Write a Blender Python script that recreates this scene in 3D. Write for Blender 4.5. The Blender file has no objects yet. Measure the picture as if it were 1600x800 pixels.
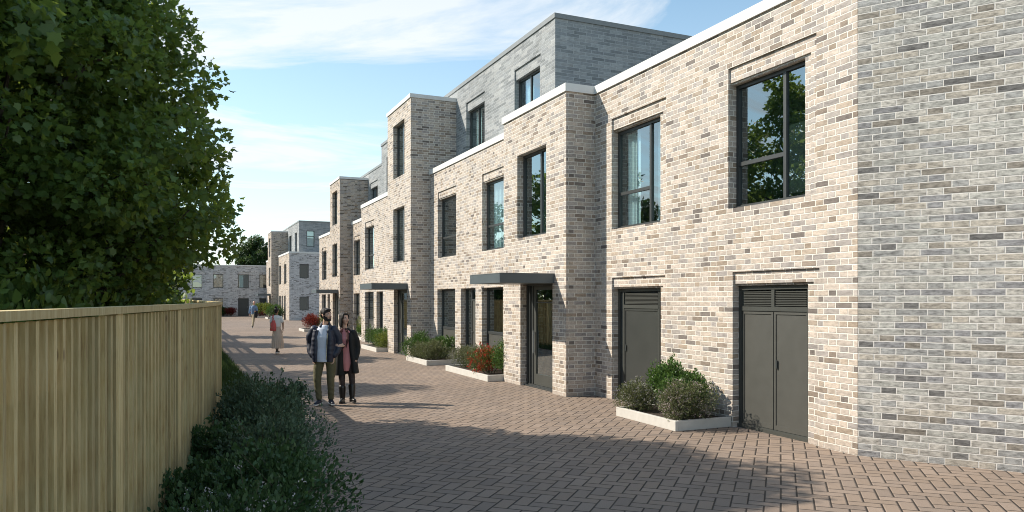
import bpy, bmesh, math, random
import numpy as np
from mathutils import Vector, Matrix
R = math.radians
SC = bpy.context.scene
COL = SC.collection

# ------------------------------------------------------------------ camera, sky, sun, exposure
cam_d = bpy.data.cameras.new('camera')
cam = bpy.data.objects.new('camera', cam_d); COL.objects.link(cam)
cam.location = (0, 0, 1.95); cam.rotation_euler = (R(90), 0, 0)
cam_d.sensor_width = 36; cam_d.lens = 36 * 1180 / 1600
cam_d.shift_y = 67 / 1600
cam_d.clip_end = 3000; cam_d.clip_start = 0.05
SC.camera = cam

SUN_EL = R(39); SUN_AZ = math.atan2(-0.984, 0.178)      # clockwise from +Y, towards the sun
W = bpy.data.worlds.new('World'); SC.world = W; W.use_nodes = True
nt = W.node_tree; nt.nodes.clear()
wo = nt.nodes.new('ShaderNodeOutputWorld'); bg = nt.nodes.new('ShaderNodeBackground')
sky = nt.nodes.new('ShaderNodeTexSky'); sky.sky_type = 'NISHITA'; sky.sun_disc = False
sky.sun_elevation = SUN_EL; sky.sun_rotation = SUN_AZ
sky.air_density = 1.0; sky.dust_density = 0.2; sky.ozone_density = 1.3
tc = nt.nodes.new('ShaderNodeTexCoord')
sep = nt.nodes.new('ShaderNodeSeparateXYZ'); nt.links.new(tc.outputs['Generated'], sep.inputs[0])
def wmath(op, a, b=None, c=None):
    n = nt.nodes.new('ShaderNodeMath'); n.operation = op
    for i, v in enumerate((a, b, c)):
        if v is None: continue
        if isinstance(v, (int, float)): n.inputs[i].default_value = v
        else: nt.links.new(v, n.inputs[i])
    return n.outputs[0]
zz = wmath('MAXIMUM', wmath('ADD', sep.outputs[2], 0.06), 0.02)
comb = nt.nodes.new('ShaderNodeCombineXYZ')
nt.links.new(wmath('DIVIDE', sep.outputs[0], zz), comb.inputs[0])
nt.links.new(wmath('DIVIDE', sep.outputs[1], zz), comb.inputs[1])
mp = nt.nodes.new('ShaderNodeMapping'); mp.inputs['Scale'].default_value = (0.5, 0.95, 1)
mp.inputs['Rotation'].default_value = (0, 0, R(-14)); mp.inputs['Location'].default_value = (1.3, 0.4, 0)
nt.links.new(comb.outputs[0], mp.inputs[0])
cn = nt.nodes.new('ShaderNodeTexNoise'); cn.inputs['Scale'].default_value = 1.15; cn.inputs['Detail'].default_value = 9
cn.inputs['Roughness'].default_value = 0.62; cn.inputs['Distortion'].default_value = 0.9
nt.links.new(mp.outputs[0], cn.inputs['Vector'])
cr = nt.nodes.new('ShaderNodeValToRGB'); cr.color_ramp.elements[0].position = 0.48; cr.color_ramp.elements[1].position = 0.62
nt.links.new(cn.outputs['Fac'], cr.inputs[0])
# thin veil that thickens towards the horizon
veil = nt.nodes.new('ShaderNodeMapRange'); veil.inputs['From Min'].default_value = 0.0; veil.inputs['From Max'].default_value = 0.36
veil.inputs['To Min'].default_value = 0.46; veil.inputs['To Max'].default_value = 0.05
nt.links.new(sep.outputs[2], veil.inputs[0])
high = nt.nodes.new('ShaderNodeMapRange'); high.inputs['From Min'].default_value = 0.35; high.inputs['From Max'].default_value = 0.75
high.inputs['To Min'].default_value = 1.0; high.inputs['To Max'].default_value = 0.12
nt.links.new(sep.outputs[2], high.inputs[0])
fac = wmath('MINIMUM', wmath('ADD', wmath('MULTIPLY', wmath('MULTIPLY', cr.outputs[0], 0.8), high.outputs[0]), veil.outputs[0]), 0.92)
mx = nt.nodes.new('ShaderNodeMix'); mx.data_type = 'RGBA'
tint = nt.nodes.new('ShaderNodeMix'); tint.data_type = 'RGBA'; tint.blend_type = 'MULTIPLY'; tint.inputs[0].default_value = 1
nt.links.new(sky.outputs[0], tint.inputs[6]); tint.inputs[7].default_value = (.92, 1.0, .90, 1)
nt.links.new(fac, mx.inputs['Factor']); nt.links.new(tint.outputs[2], mx.inputs[6])
mx.inputs[7].default_value = (4.3, 4.5, 4.65, 1)
nt.links.new(mx.outputs[2], bg.inputs['Color']); bg.inputs['Strength'].default_value = 0.14
nt.links.new(bg.outputs[0], wo.inputs[0])

sl = bpy.data.lights.new('sun', 'SUN'); sl.energy = 4.2; sl.angle = R(0.55); sl.color = (1, 0.91, 0.78)
so = bpy.data.objects.new('sun', sl); COL.objects.link(so)
sd = Vector((-0.984 * math.cos(SUN_EL), 0.178 * math.cos(SUN_EL), math.sin(SUN_EL)))
so.rotation_euler = sd.to_track_quat('Z', 'Y').to_euler(); so.location = (-30, 5, 30)
SC.view_settings.view_transform = 'Standard'; SC.view_settings.look = 'None'
SC.cycles.filter_width = 1.0
SC.view_settings.gamma = 1; SC.view_settings.exposure = 0.72

# ------------------------------------------------------------------ helpers
def tag(o, label=None, cat=None, group=None, kind=None):
    if label: o['label'] = label
    if cat: o['category'] = cat
    if group: o['group'] = group
    if kind: o['kind'] = kind
    return o
def empty(name, loc, rz=0.0):
    o = bpy.data.objects.new(name, None); COL.objects.link(o)
    o.location = loc; o.rotation_euler = (0, 0, rz); o.empty_display_size = 0.3
    return o

class MB:
    def __init__(s): s.v = []; s.f = []; s.uv = []
    def poly(s, pts, uv=None):
        k = len(s.v); s.v += [tuple(p) for p in pts]; s.f.append(tuple(range(k, k + len(pts))))
        if uv is None:
            a = Vector(pts[1]) - Vector(pts[0]); b = Vector(pts[2]) - Vector(pts[0]); n = a.cross(b)
            ax = max(range(3), key=lambda i: abs(n[i]))
            if ax == 2: uv = [(p[0], p[1]) for p in pts]
            elif ax == 1: uv = [(p[0], p[2]) for p in pts]
            else: uv = [(p[1], p[2]) for p in pts]
        s.uv += uv
    def box(s, x0, x1, y0, y1, z0, z1):
        if x0 > x1: x0, x1 = x1, x0
        if y0 > y1: y0, y1 = y1, y0
        P = lambda i, j, k: ((x0, x1)[i], (y0, y1)[j], (z0, z1)[k])
        s.poly([P(0,0,0), P(1,0,0), P(1,0,1), P(0,0,1)]); s.poly([P(1,1,0), P(0,1,0), P(0,1,1), P(1,1,1)])
        s.poly([P(1,0,0), P(1,1,0), P(1,1,1), P(1,0,1)]); s.poly([P(0,1,0), P(0,0,0), P(0,0,1), P(0,1,1)])
        s.poly([P(0,0,1), P(1,0,1), P(1,1,1), P(0,1,1)]); s.poly([P(0,1,0), P(1,1,0), P(1,0,0), P(0,0,0)])
        return s
    def obox(s, c, ax, ay, az, hx, hy, hz):          # oriented box
        c = Vector(c); P = lambda i, j, k: c + ax * hx * i + ay * hy * j + az * hz * k
        for q in (((-1,-1,-1),(1,-1,-1),(1,-1,1),(-1,-1,1)), ((1,1,-1),(-1,1,-1),(-1,1,1),(1,1,1)),
                  ((1,-1,-1),(1,1,-1),(1,1,1),(1,-1,1)), ((-1,1,-1),(-1,-1,-1),(-1,-1,1),(-1,1,1)),
                  ((-1,-1,1),(1,-1,1),(1,1,1),(-1,1,1)), ((-1,1,-1),(1,1,-1),(1,-1,-1),(-1,-1,-1))):
            pts = [P(*t) for t in q]
            dx = (Vector(q[1]) - Vector(q[0])); w = 2 * (hx if dx.x else hy); h = 2 * (hz if q[2][2] != q[1][2] else hy)
            off = c.x + c.y * 1.7
            s.poly(pts, [(off, c.z - h / 2), (off + w, c.z - h / 2), (off + w, c.z + h / 2), (off, c.z + h / 2)])
        return s
    def tube(s, pts, rad, seg=8):
        pts = [Vector(p) for p in pts]; rings = []
        for i, p in enumerate(pts):
            d = (pts[min(i + 1, len(pts) - 1)] - pts[max(i - 1, 0)]).normalized()
            u = d.cross(Vector((0, 0, 1)) if abs(d.z) < .9 else Vector((1, 0, 0))).normalized(); w = d.cross(u)
            r = rad[i] if isinstance(rad, (list, tuple)) else rad
            rings.append([p + (u * math.cos(t) + w * math.sin(t)) * r for t in [2 * math.pi * k / seg for k in range(seg)]])
        for a, b in zip(rings, rings[1:]):
            for k in range(seg):
                k2 = (k + 1) % seg; s.poly([a[k], a[k2], b[k2], b[k]], [(k / seg, a[k][2]), ((k + 1) / seg, a[k][2]), ((k + 1) / seg, b[k][2]), (k / seg, b[k][2])])
        s.poly(rings[0][::-1]); s.poly(rings[-1])
        return s
    def build(s, name, mat, parent=None, smooth=False, bevel=0):
        me = bpy.data.meshes.new(name); me.from_pydata(s.v, [], s.f)
        ul = me.uv_layers.new(name='uv'); ul.data.foreach_set('uv', [c for t in s.uv for c in t])
        me.materials.append(mat)
        if smooth: me.polygons.foreach_set('use_smooth', [True] * len(me.polygons))
        me.update()
        o = bpy.data.objects.new(name, me); COL.objects.link(o)
        if parent: o.parent = parent
        if bevel:
            bm = bmesh.new(); bm.from_mesh(me); bmesh.ops.remove_doubles(bm, verts=bm.verts, dist=1e-5)
            bm.to_mesh(me); bm.free()
            b = o.modifiers.new('b', 'BEVEL'); b.width = bevel; b.segments = 2; b.limit_method = 'ANGLE'
        return o

# ------------------------------------------------------------------ materials
M = {}
def newmat(name):
    m = bpy.data.materials.new(name); m.use_nodes = True; M[name] = m
    return m, m.node_tree, m.node_tree.nodes['Principled BSDF']
class G:                                            # tiny node helper
    def __init__(s, t): s.t = t
    def n(s, ty, **kw):
        k = s.t.nodes.new(ty)
        for a, b in kw.items(): setattr(k, a, b)
        return k
    def put(s, sock, v):
        if hasattr(v, 'node'): s.t.links.new(v, sock)
        else: sock.default_value = v
    def m(s, op, a, b=None, c=None):
        k = s.n('ShaderNodeMath', operation=op)
        for i, v in enumerate((a, b, c)):
            if v is not None: s.put(k.inputs[i], v)
        return k.outputs[0]
    def mix(s, f, a, b, blend='MIX'):
        k = s.n('ShaderNodeMix', data_type='RGBA', blend_type=blend)
        s.put(k.inputs[0], f); s.put(k.inputs[6], a); s.put(k.inputs[7], b)
        return k.outputs[2]
    def noise(s, vec, scale, detail=3, rough=.55):
        k = s.n('ShaderNodeTexNoise'); k.inputs['Scale'].default_value = scale; k.inputs['Detail'].default_value = detail
        k.inputs['Roughness'].default_value = rough
        if vec is not None: s.t.links.new(vec, k.inputs['Vector'])
        return k.outputs['Fac']
    def ramp(s, f, stops, interp='LINEAR'):
        k = s.n('ShaderNodeValToRGB'); e = k.color_ramp.elements; k.color_ramp.interpolation = interp
        while len(e) < len(stops): e.new(0.5)
        for q, (p, c) in zip(e, stops): q.position = p; q.color = (*c, 1) if len(c) == 3 else c
        s.put(k.inputs[0], f); return k.outputs[0]
    def comb(s, x, y, z=0.0):
        k = s.n('ShaderNodeCombineXYZ'); s.put(k.inputs[0], x); s.put(k.inputs[1], y); s.put(k.inputs[2], z); return k.outputs[0]
    def rng(s, v, a, b, c, d):
        k = s.n('ShaderNodeMapRange'); s.put(k.inputs[0], v)
        for i, q in enumerate((a, b, c, d)): k.inputs[i + 1].default_value = q
        return k.outputs[0]
    def bump(s, h, dist, strength=1.0, nrm=None):
        k = s.n('ShaderNodeBump'); k.inputs['Distance'].default_value = dist; k.inputs['Strength'].default_value = strength
        s.t.links.new(h, k.inputs['Height'])
        if nrm is not None: s.t.links.new(nrm, k.inputs['Normal'])
        return k.outputs[0]

def brick_mat(name, L, S, CH, stops, mortar, joint=0.011, dirt=0.5):
    m, t, b = newmat(name); g = G(t)
    uv = g.n('ShaderNodeUVMap'); uv.uv_map = 'uv'
    sp = g.n('ShaderNodeSeparateXYZ'); t.links.new(uv.outputs[0], sp.inputs[0])
    wob = g.noise(uv.outputs[0], 9.0, 2)
    v = g.m('DIVIDE', g.m('ADD', sp.outputs[1], g.m('MULTIPLY', g.m('SUBTRACT', wob, .5), .006)), CH)
    row = g.m('FLOOR', v); fv = g.m('SUBTRACT', v, row)
    P = L + S
    par = g.m('MODULO', g.m('ADD', row, 1000), 2)
    rh = g.n('ShaderNodeTexWhiteNoise', noise_dimensions='1D'); g.put(rh.inputs['W'], row)
    u = g.m('ADD', g.m('ADD', sp.outputs[0], 500.0), g.m('ADD', g.m('MULTIPLY', par, (P / 2 if S else L / 2)), g.m('MULTIPLY', rh.outputs[0], .03)))
    cu = g.m('DIVIDE', u, P); c = g.m('FLOOR', cu); fu = g.m('MULTIPLY', g.m('SUBTRACT', cu, c), P)
    if S:
        isH = g.m('GREATER_THAN', fu, L)
        loc = g.m('SUBTRACT', fu, g.m('MULTIPLY', isH, L))
        ln = g.m('SUBTRACT', L, g.m('MULTIPLY', isH, L - S))
    else:
        isH = g.m('MULTIPLY', fu, 0.0); loc = fu; ln = L
    ex = g.m('MINIMUM', loc, g.m('SUBTRACT', ln, loc))
    ey = g.m('MULTIPLY', g.m('MINIMUM', fv, g.m('SUBTRACT', 1.0, fv)), CH)
    rough_edge = g.noise(uv.outputs[0], 70.0, 2)
    ed = g.m('ADD', g.m('MINIMUM', ex, ey), g.m('MULTIPLY', g.m('SUBTRACT', rough_edge, .5), .003))
    mask = g.rng(ed, joint / 2 - .0015, joint / 2 + .0015, 0, 1)      # 1 = brick
    idv = g.comb(g.m('ADD', g.m('MULTIPLY', c, 2), isH), row, 0.0)
    wn = g.n('ShaderNodeTexWhiteNoise', noise_dimensions='3D'); t.links.new(idv, wn.inputs['Vector'])
    col = g.ramp(wn.outputs['Value'], stops, 'CONSTANT')
    idv2 = g.n('ShaderNodeVectorMath', operation='ADD'); t.links.new(idv, idv2.inputs[0]); idv2.inputs[1].default_value = (7.3, 1.7, 3.1)
    wn2 = g.n('ShaderNodeTexWhiteNoise', noise_dimensions='3D'); t.links.new(idv2.outputs[0], wn2.inputs['Vector'])
    val = g.rng(wn2.outputs['Value'], 0, 1, .86, 1.12)
    # clouding inside each brick, drawn out along its length
    stv = g.n('ShaderNodeVectorMath', operation='MULTIPLY_ADD'); t.links.new(uv.outputs[0], stv.inputs[0]); stv.inputs[1].default_value = (1, 2.6, 1)
    t.links.new(idv, stv.inputs[2])
    cloud = g.noise(stv.outputs[0], 11.0, 5, .68)
    spots = g.noise(uv.outputs[0], 120.0, 2, .5)
    k = g.m('MULTIPLY', val, g.rng(cloud, .32, .60, 1 - .62 * dirt, 1.07))
    k = g.m('MULTIPLY', k, g.rng(spots, .28, .42, .8, 1.0))
    k = g.m('MULTIPLY', k, g.rng(g.noise(uv.outputs[0], .45, 3), .3, .7, .93, 1.05))
    col = g.mix(1.0, col, g.comb(k, k, k), 'MULTIPLY')
    st = g.n('ShaderNodeMapping'); st.inputs['Scale'].default_value = (2.2, .18, 1); t.links.new(uv.outputs[0], st.inputs[0])
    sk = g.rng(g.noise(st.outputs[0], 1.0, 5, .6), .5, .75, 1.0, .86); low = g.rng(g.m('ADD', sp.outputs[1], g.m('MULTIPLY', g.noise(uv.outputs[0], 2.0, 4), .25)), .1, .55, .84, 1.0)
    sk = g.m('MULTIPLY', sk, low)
    mor = g.mix(g.noise(uv.outputs[0], 3.0, 4), (*[x * .88 for x in mortar], 1), (*mortar, 1))
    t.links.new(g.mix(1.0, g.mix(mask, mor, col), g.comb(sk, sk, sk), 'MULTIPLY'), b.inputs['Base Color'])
    b.inputs['Roughness'].default_value = .88; b.inputs['Specular IOR Level'].default_value = .25
    h = g.m('ADD', g.m('MULTIPLY', mask, .006), g.m('MULTIPLY', g.noise(uv.outputs[0], 60.0, 4, .6), .003))
    t.links.new(g.bump(h, 1.0, .9), b.inputs['Normal'])
    return m
CREAM = [(0, (0.541, 0.468, 0.403)), (.22, (0.492, 0.428, 0.373)), (.40, (0.520, 0.444, 0.373)), (.54, (0.431, 0.390, 0.357)), (.66, (0.447, 0.370, 0.298)), (.75, (0.360, 0.326, 0.304)), (.84, (0.370, 0.299, 0.234)), (.91, (0.288, 0.235, 0.192)), (.96, (0.204, 0.177, 0.160))]
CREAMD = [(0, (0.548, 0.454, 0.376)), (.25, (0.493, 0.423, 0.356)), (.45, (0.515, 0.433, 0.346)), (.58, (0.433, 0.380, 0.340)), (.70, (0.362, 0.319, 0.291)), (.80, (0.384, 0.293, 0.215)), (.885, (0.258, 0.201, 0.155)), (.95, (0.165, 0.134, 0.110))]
brick_mat('brick_shade_tone', .30, .15, .085, [(0, (.60, .58, .57)), (.3, (.54, .525, .52)), (.55, (.49, .475, .475)), (.75, (.38, .365, .36)), (.88, (.25, .235, .225))], (.74, .72, .70), .011, .6)  # brick for shaded faces, the cool grey of the shade is in its colour
brick_mat('brick_near', .262, .131, .0795, CREAM, (.80, .76, .685), .0125)
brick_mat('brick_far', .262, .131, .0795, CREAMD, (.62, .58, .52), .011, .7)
brick_mat('brick_end', .34, .172, .0795, [(0, (.60, .56, .50)), (.24, (.56, .54, .49)), (.44, (.46, .45, .43)), (.60, (.58, .52, .44)), (.76, (.38, .37, .37)), (.87, (.36, .32, .27)), (.95, (.24, .23, .22))], (.80, .76, .71), .012, 1.0)  # larger bricks; tones lightened and greyed to carry the wall's grazing light
brick_mat('brick_grey', .36, 0, .085, [(0, (.31, .325, .33)), (.3, (.27, .285, .295)), (.6, (.35, .36, .36)), (.85, (.23, .245, .25))], (.50, .52, .53), .010, .4)

def simple(name, col, rough=.6, metal=0.0, spec=.5, var=.12, scale=8.0, bump=0.0, bscale=40.0):
    m, t, b = newmat(name); g = G(t)
    oc = g.n('ShaderNodeTexCoord').outputs['Object']
    k = g.rng(g.noise(oc, scale, 5), .3, .7, 1 - var, 1 + var)
    t.links.new(g.mix(1.0, (*col, 1), g.comb(k, k, k), 'MULTIPLY'), b.inputs['Base Color'])
    b.inputs['Roughness'].default_value = rough; b.inputs['Metallic'].default_value = metal; b.inputs['Specular IOR Level'].default_value = spec
    if bump: t.links.new(g.bump(g.noise(oc, bscale, 4), bump, .8), b.inputs['Normal'])
    return m
simple('coping', (.66, .655, .63), .55, var=.05, scale=2)
simple('coping_grey', (.21, .22, .22), .5, var=.06)
simple('frame', (.042, .046, .046), .42, var=.08, scale=3)
simple('frame_olive', (.052, .055, .049), .45, var=.06, scale=3)
simple('door_panel', (.070, .070, .062), .5, var=.07, scale=5, bump=.0006, bscale=300)
simple('door_dark', (.045, .052, .052), .4, var=.08, scale=3)
simple('door_sheen', (.045, .048, .045), .28, var=.08, scale=3)
simple('canopy', (.085, .105, .115), .42, var=.08, scale=2)
simple('kerb_stone', (.52, .50, .46), .8, var=.06, bump=.001, bscale=90)
simple('soil', (.045, .032, .022), .95, var=.4, scale=20, bump=.02, bscale=30)
simple('unlit_room', (.022, .03, .032), .9)  # near-black, the darkness of unlit interiors is put into the colour
simple('roofing', (.16, .16, .16), .9)
simple('curtain', (.80, .80, .82), .9, var=.03)
simple('bark', (.085, .07, .055), .9, var=.35, scale=12, bump=.02, bscale=18)
simple('stem', (.07, .065, .035), .8)
def glass():
    m, t, b = newmat('glass'); g = G(t); t.nodes.remove(b)
    out = [n for n in t.nodes if n.type == 'OUTPUT_MATERIAL'][0]
    gl = g.n('ShaderNodeBsdfGlossy'); gl.inputs['Roughness'].default_value = .0; gl.inputs['Color'].default_value = (.82, .92, .95, 1)
    tr = g.n('ShaderNodeBsdfTransparent'); tr.inputs['Color'].default_value = (.80, .90, .90, 1)
    fr = g.n('ShaderNodeFresnel'); fr.inputs['IOR'].default_value = 1.6
    oc = g.n('ShaderNodeTexCoord').outputs['Object']
    t.links.new(g.bump(g.noise(oc, .9, 1), .0022, 1.0), gl.inputs['Normal'])
    f = g.m('MINIMUM', g.m('ADD', g.m('MULTIPLY', fr.outputs[0], 1.5), .20), 1.0)
    bf = g.n('ShaderNodeNewGeometry').outputs['Backfacing']; f = g.m('MULTIPLY', f, g.m('SUBTRACT', 1.0, bf))
    ms = g.n('ShaderNodeMixShader'); t.links.new(f, ms.inputs[0]); t.links.new(tr.outputs[0], ms.inputs[1]); t.links.new(gl.outputs[0], ms.inputs[2])
    t.links.new(ms.outputs[0], out.inputs[0])
glass()
def timber(name='timber', stops=((.25, (.28, .17, .072)), (.45, (.49, .37, .18)), (.7, (.62, .52, .30)))):
    m, t, b = newmat(name); g = G(t)
    uv = g.n('ShaderNodeUVMap'); uv.uv_map = 'uv'
    mpn = g.n('ShaderNodeMapping'); mpn.inputs['Scale'].default_value = (14, 1.1, 1); t.links.new(uv.outputs[0], mpn.inputs[0])
    gr = g.noise(mpn.outputs[0], 3.0, 6, .65)
    oi = g.n('ShaderNodeNewGeometry').outputs['Random Per Island']
    c = g.ramp(gr, list(stops))
    kv = g.rng(oi, 0, 1, .72, 1.15)
    c = g.mix(1.0, c, g.comb(kv, kv, g.m('MULTIPLY', kv, .97)), 'MULTIPLY')
    kn = g.n('ShaderNodeTexVoronoi'); kn.inputs['Scale'].default_value = 2.6; kn.inputs['Randomness'].default_value = 1
    mp2 = g.n('ShaderNodeMapping'); mp2.inputs['Scale'].default_value = (3.2, 1, 1); t.links.new(uv.outputs[0], mp2.inputs[0]); t.links.new(mp2.outputs[0], kn.inputs['Vector'])
    c = g.mix(g.rng(kn.outputs['Distance'], .05, .10, .75, 0), c, (.13, .075, .03, 1))
    gn = g.noise(uv.outputs[0], 1.6, 3); c = g.mix(g.rng(gn, .45, .7, 0, .28), c, (.34, .32, .16, 1))
    t.links.new(c, b.inputs['Base Color']); b.inputs['Roughness'].default_value = .75
    t.links.new(g.bump(gr, .003, .8), b.inputs['Normal'])
timber(); timber('timber_brown', ((.25, (.19, .105, .038)), (.45, (.33, .21, .09)), (.7, (.44, .33, .16))))
def paving():
    m, t, b = newmat('paving'); g = G(t)
    oc = g.n('ShaderNodeTexCoord').outputs['Object']
    mpn = g.n('ShaderNodeMapping'); W0 = .15
    mpn.inputs['Rotation'].default_value = (0, 0, R(19.6)); mpn.inputs['Scale'].default_value = (1 / W0, 1 / W0, 1); mpn.vector_type = 'POINT'
    t.links.new(oc, mpn.inputs[0])
    wv = g.n('ShaderNodeVectorMath', operation='ADD'); t.links.new(mpn.outputs[0], wv.inputs[0]); wv.inputs[1].default_value = (4000, 4000, 0)
    sp = g.n('ShaderNodeSeparateXYZ'); t.links.new(wv.outputs[0], sp.inputs[0])
    x, y = sp.outputs[0], sp.outputs[1]
    i = g.m('FLOOR', x); j = g.m('FLOOR', y); fx = g.m('SUBTRACT', x, i); fy = g.m('SUBTRACT', y, j)
    k = g.m('MODULO', g.m('ADD', g.m('SUBTRACT', i, j), 40000), 4)
    k1 = g.m('COMPARE', k, 1.0, .1); k2 = g.m('COMPARE', k, 2.0, .1); V = g.m('GREATER_THAN', k, 1.5)
    lx = g.m('ADD', fx, k1); ly = g.m('ADD', fy, k2)
    wx = g.m('SUBTRACT', 2.0, V); wy = g.m('ADD', 1.0, V)
    ed = g.m('MINIMUM', g.m('MINIMUM', lx, g.m('SUBTRACT', wx, lx)), g.m('MINIMUM', ly, g.m('SUBTRACT', wy, ly)))
    nz = g.noise(oc, 40.0, 2); ed = g.m('ADD', ed, g.m('MULTIPLY', g.m('SUBTRACT', nz, .5), .016))
    idv = g.comb(g.m('SUBTRACT', i, k1), g.m('SUBTRACT', j, k2), V)
    wn = g.n('ShaderNodeTexWhiteNoise', noise_dimensions='3D'); t.links.new(idv, wn.inputs['Vector'])
    c = g.ramp(wn.outputs['Value'], [(0, (.250, .190, .147)), (.3, (.272, .207, .160)), (.55, (.228, .179, .145)), (.8, (.290, .223, .176)), (1, (.215, .167, .135))])
    big = g.noise(oc, .35, 4); fine = g.noise(oc, 90.0, 3, .7)
    q = g.m('MULTIPLY', g.m('MULTIPLY', g.rng(big, .3, .7, .88, 1.08), g.rng(fine, .3, .7, .86, 1.10)), g.rng(g.noise(oc, 2.3, 5, .65), .58, .74, 1.0, .84))
    c = g.mix(1.0, c, g.comb(q, q, q), 'MULTIPLY')
    # small slivers of sand and droppings of dirt in the joints
    mask = g.rng(ed, .038, .066, 0, 1)
    jc = g.mix(g.rng(g.noise(oc, 1.2, 3), .45, .65, 0, 1), (.028, .022, .018, 1), (.06, .048, .038, 1))
    t.links.new(g.mix(mask, jc, c), b.inputs['Base Color']); b.inputs['Roughness'].default_value = .82; b.inputs['Specular IOR Level'].default_value = .3
    tilt = g.rng(wn.outputs['Value'], 0, 1, 0, .0015)
    h = g.m('ADD', g.m('ADD', g.m('MULTIPLY', g.rng(ed, .02, .11, 0, 1), .006), tilt), g.m('MULTIPLY', fine, .0012))
    t.links.new(g.bump(h, 1.0, .9), b.inputs['Normal'])
paving()
def leafmat(name, c1, c2, trans=.35, rough=.5, tc=None, spec=.35):
    m, t, b = newmat(name); g = G(t)
    out = [n for n in t.nodes if n.type == 'OUTPUT_MATERIAL'][0]
    ri = g.n('ShaderNodeNewGeometry').outputs['Random Per Island']
    oc = g.n('ShaderNodeTexCoord').outputs['Object']
    f = g.m('ADD', g.m('MULTIPLY', ri, .6), g.m('MULTIPLY', g.noise(oc, .9, 2), .5))
    c = g.ramp(f, [(.15, c1), (.85, c2)])
    t.links.new(c, b.inputs['Base Color']); b.inputs['Roughness'].default_value = rough; b.inputs['Specular IOR Level'].default_value = spec
    tr = g.n('ShaderNodeBsdfTranslucent')
    tcol = tc or tuple(min(1, x * 1.7) for x in c2)
    t.links.new(g.mix(.55, c, (*tcol, 1)), tr.inputs['Color'])
    ms = g.n('ShaderNodeMixShader'); ms.inputs[0].default_value = trans
    t.links.new(b.outputs[0], ms.inputs[1]); t.links.new(tr.outputs[0], ms.inputs[2]); t.links.new(ms.outputs[0], out.inputs[0])
leafmat('leaf_maple', (.050, .108, .034), (.14, .24, .06), .5, .42, (.34, .40, .05), .5)
leafmat('leaf_dark', (.022, .050, .018), (.050, .100, .030), .3, .5, (.10, .15, .03))
leafmat('leaf_glossy', (.040, .092, .024), (.11, .19, .046), .22, .42, (.12, .22, .03))
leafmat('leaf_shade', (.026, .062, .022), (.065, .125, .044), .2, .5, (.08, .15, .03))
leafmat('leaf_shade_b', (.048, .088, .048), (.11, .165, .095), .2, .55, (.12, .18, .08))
leafmat('leaf_greygreen', (.070, .092, .036), (.155, .175, .080), .25, .6, (.2, .2, .08))
leafmat('leaf_yellowgreen', (.07, .11, .02), (.16, .19, .04), .3, .5, (.25, .3, .04))
leafmat('petal_white', (.48, .44, .45), (.62, .58, .60), .3, .7, (.5, .45, .45))
leafmat('petal_pink', (.34, .26, .25), (.50, .42, .40), .3, .7, (.5, .4, .4))
leafmat('petal_red', (.38, .008, .008), (.58, .016, .014), .3, .6, (.6, .05, .03))
leafmat('leaf_red', (.09, .018, .015), (.20, .03, .02), .3, .6, (.3, .05, .03))
leafmat('grass', (.020, .045, .012), (.05, .09, .02), .3, .6)
simple('ground_grass', (.045, .065, .025), .95, var=.3, scale=.6)

# ------------------------------------------------------------------ ground
g0 = MB(); g0.poly([(-900, -300, -.012), (900, -300, -.012), (900, 1500, -.012), (-900, 1500, -.012)])
tag(g0.build('ground', M['ground_grass']), kind='structure')
# facade frame: x runs along the terrace away from the camera, y towards the street
E1 = Vector((-.40585, .91394, 0)); N1 = Vector((-.91394, -.40585, 0)); O1 = Vector((4.298, 9.392, 0)); RZ = math.atan2(E1.y, E1.x)
def fw(s_, y_, z_=0): return O1 + E1 * s_ + N1 * y_ + Vector((0, 0, z_))
FENCE = [(-1.0, -1.6), (-1.42, .8), (-1.82, 2.45), (-2.23, 4.2), (-2.69, 6.0), (-3.24, 7.8), (-3.80, 9.6), (-4.42, 11.35), (-5.16, 13.1)]
x, y = FENCE[-1]
while y < 80: x -= .79; y += 1.78; FENCE.append((x, y))
def fence_x(yy):
    for (xa, ya), (xb, yb) in zip(FENCE, FENCE[1:]):
        if ya <= yy <= yb: return xa + (xb - xa) * (yy - ya) / (yb - ya)
    return FENCE[-1][0]
pv = MB()
BED = 1.05
left = [(fence_x(yy) + BED, yy) for yy in (-1.5, 1, 3, 5, 7, 9, 11, 14, 20, 30, 45, 60, 74)] + [(-75, 84)]
right = [(30, -1.5), (30, 1), (30, 3), (30, 5), (30, 7), (30, 9), (30, 11), (30, 14), (30, 20), (30, 30), (30, 45), (30, 60), (20, 74), (20, 100)]
for i in range(len(left) - 1):
    pv.poly([(*left[i], 0), (*right[i], 0), (*right[i + 1], 0), (*left[i + 1], 0)])
tag(pv.build('paved_street', M['paving']), kind='structure')
bedm = MB()
for ya, yb in [(a * 2.0, a * 2.0 + 2.0) for a in range(0, 37)]:
    bedm.poly([(fence_x(ya) - .1, ya, .004), (fence_x(ya) + BED, ya, .004), (fence_x(yb) + BED, yb, .004), (fence_x(yb) - .1, yb, .004)])
tag(bedm.build('planting_bed', M['soil']), kind='structure')

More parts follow.
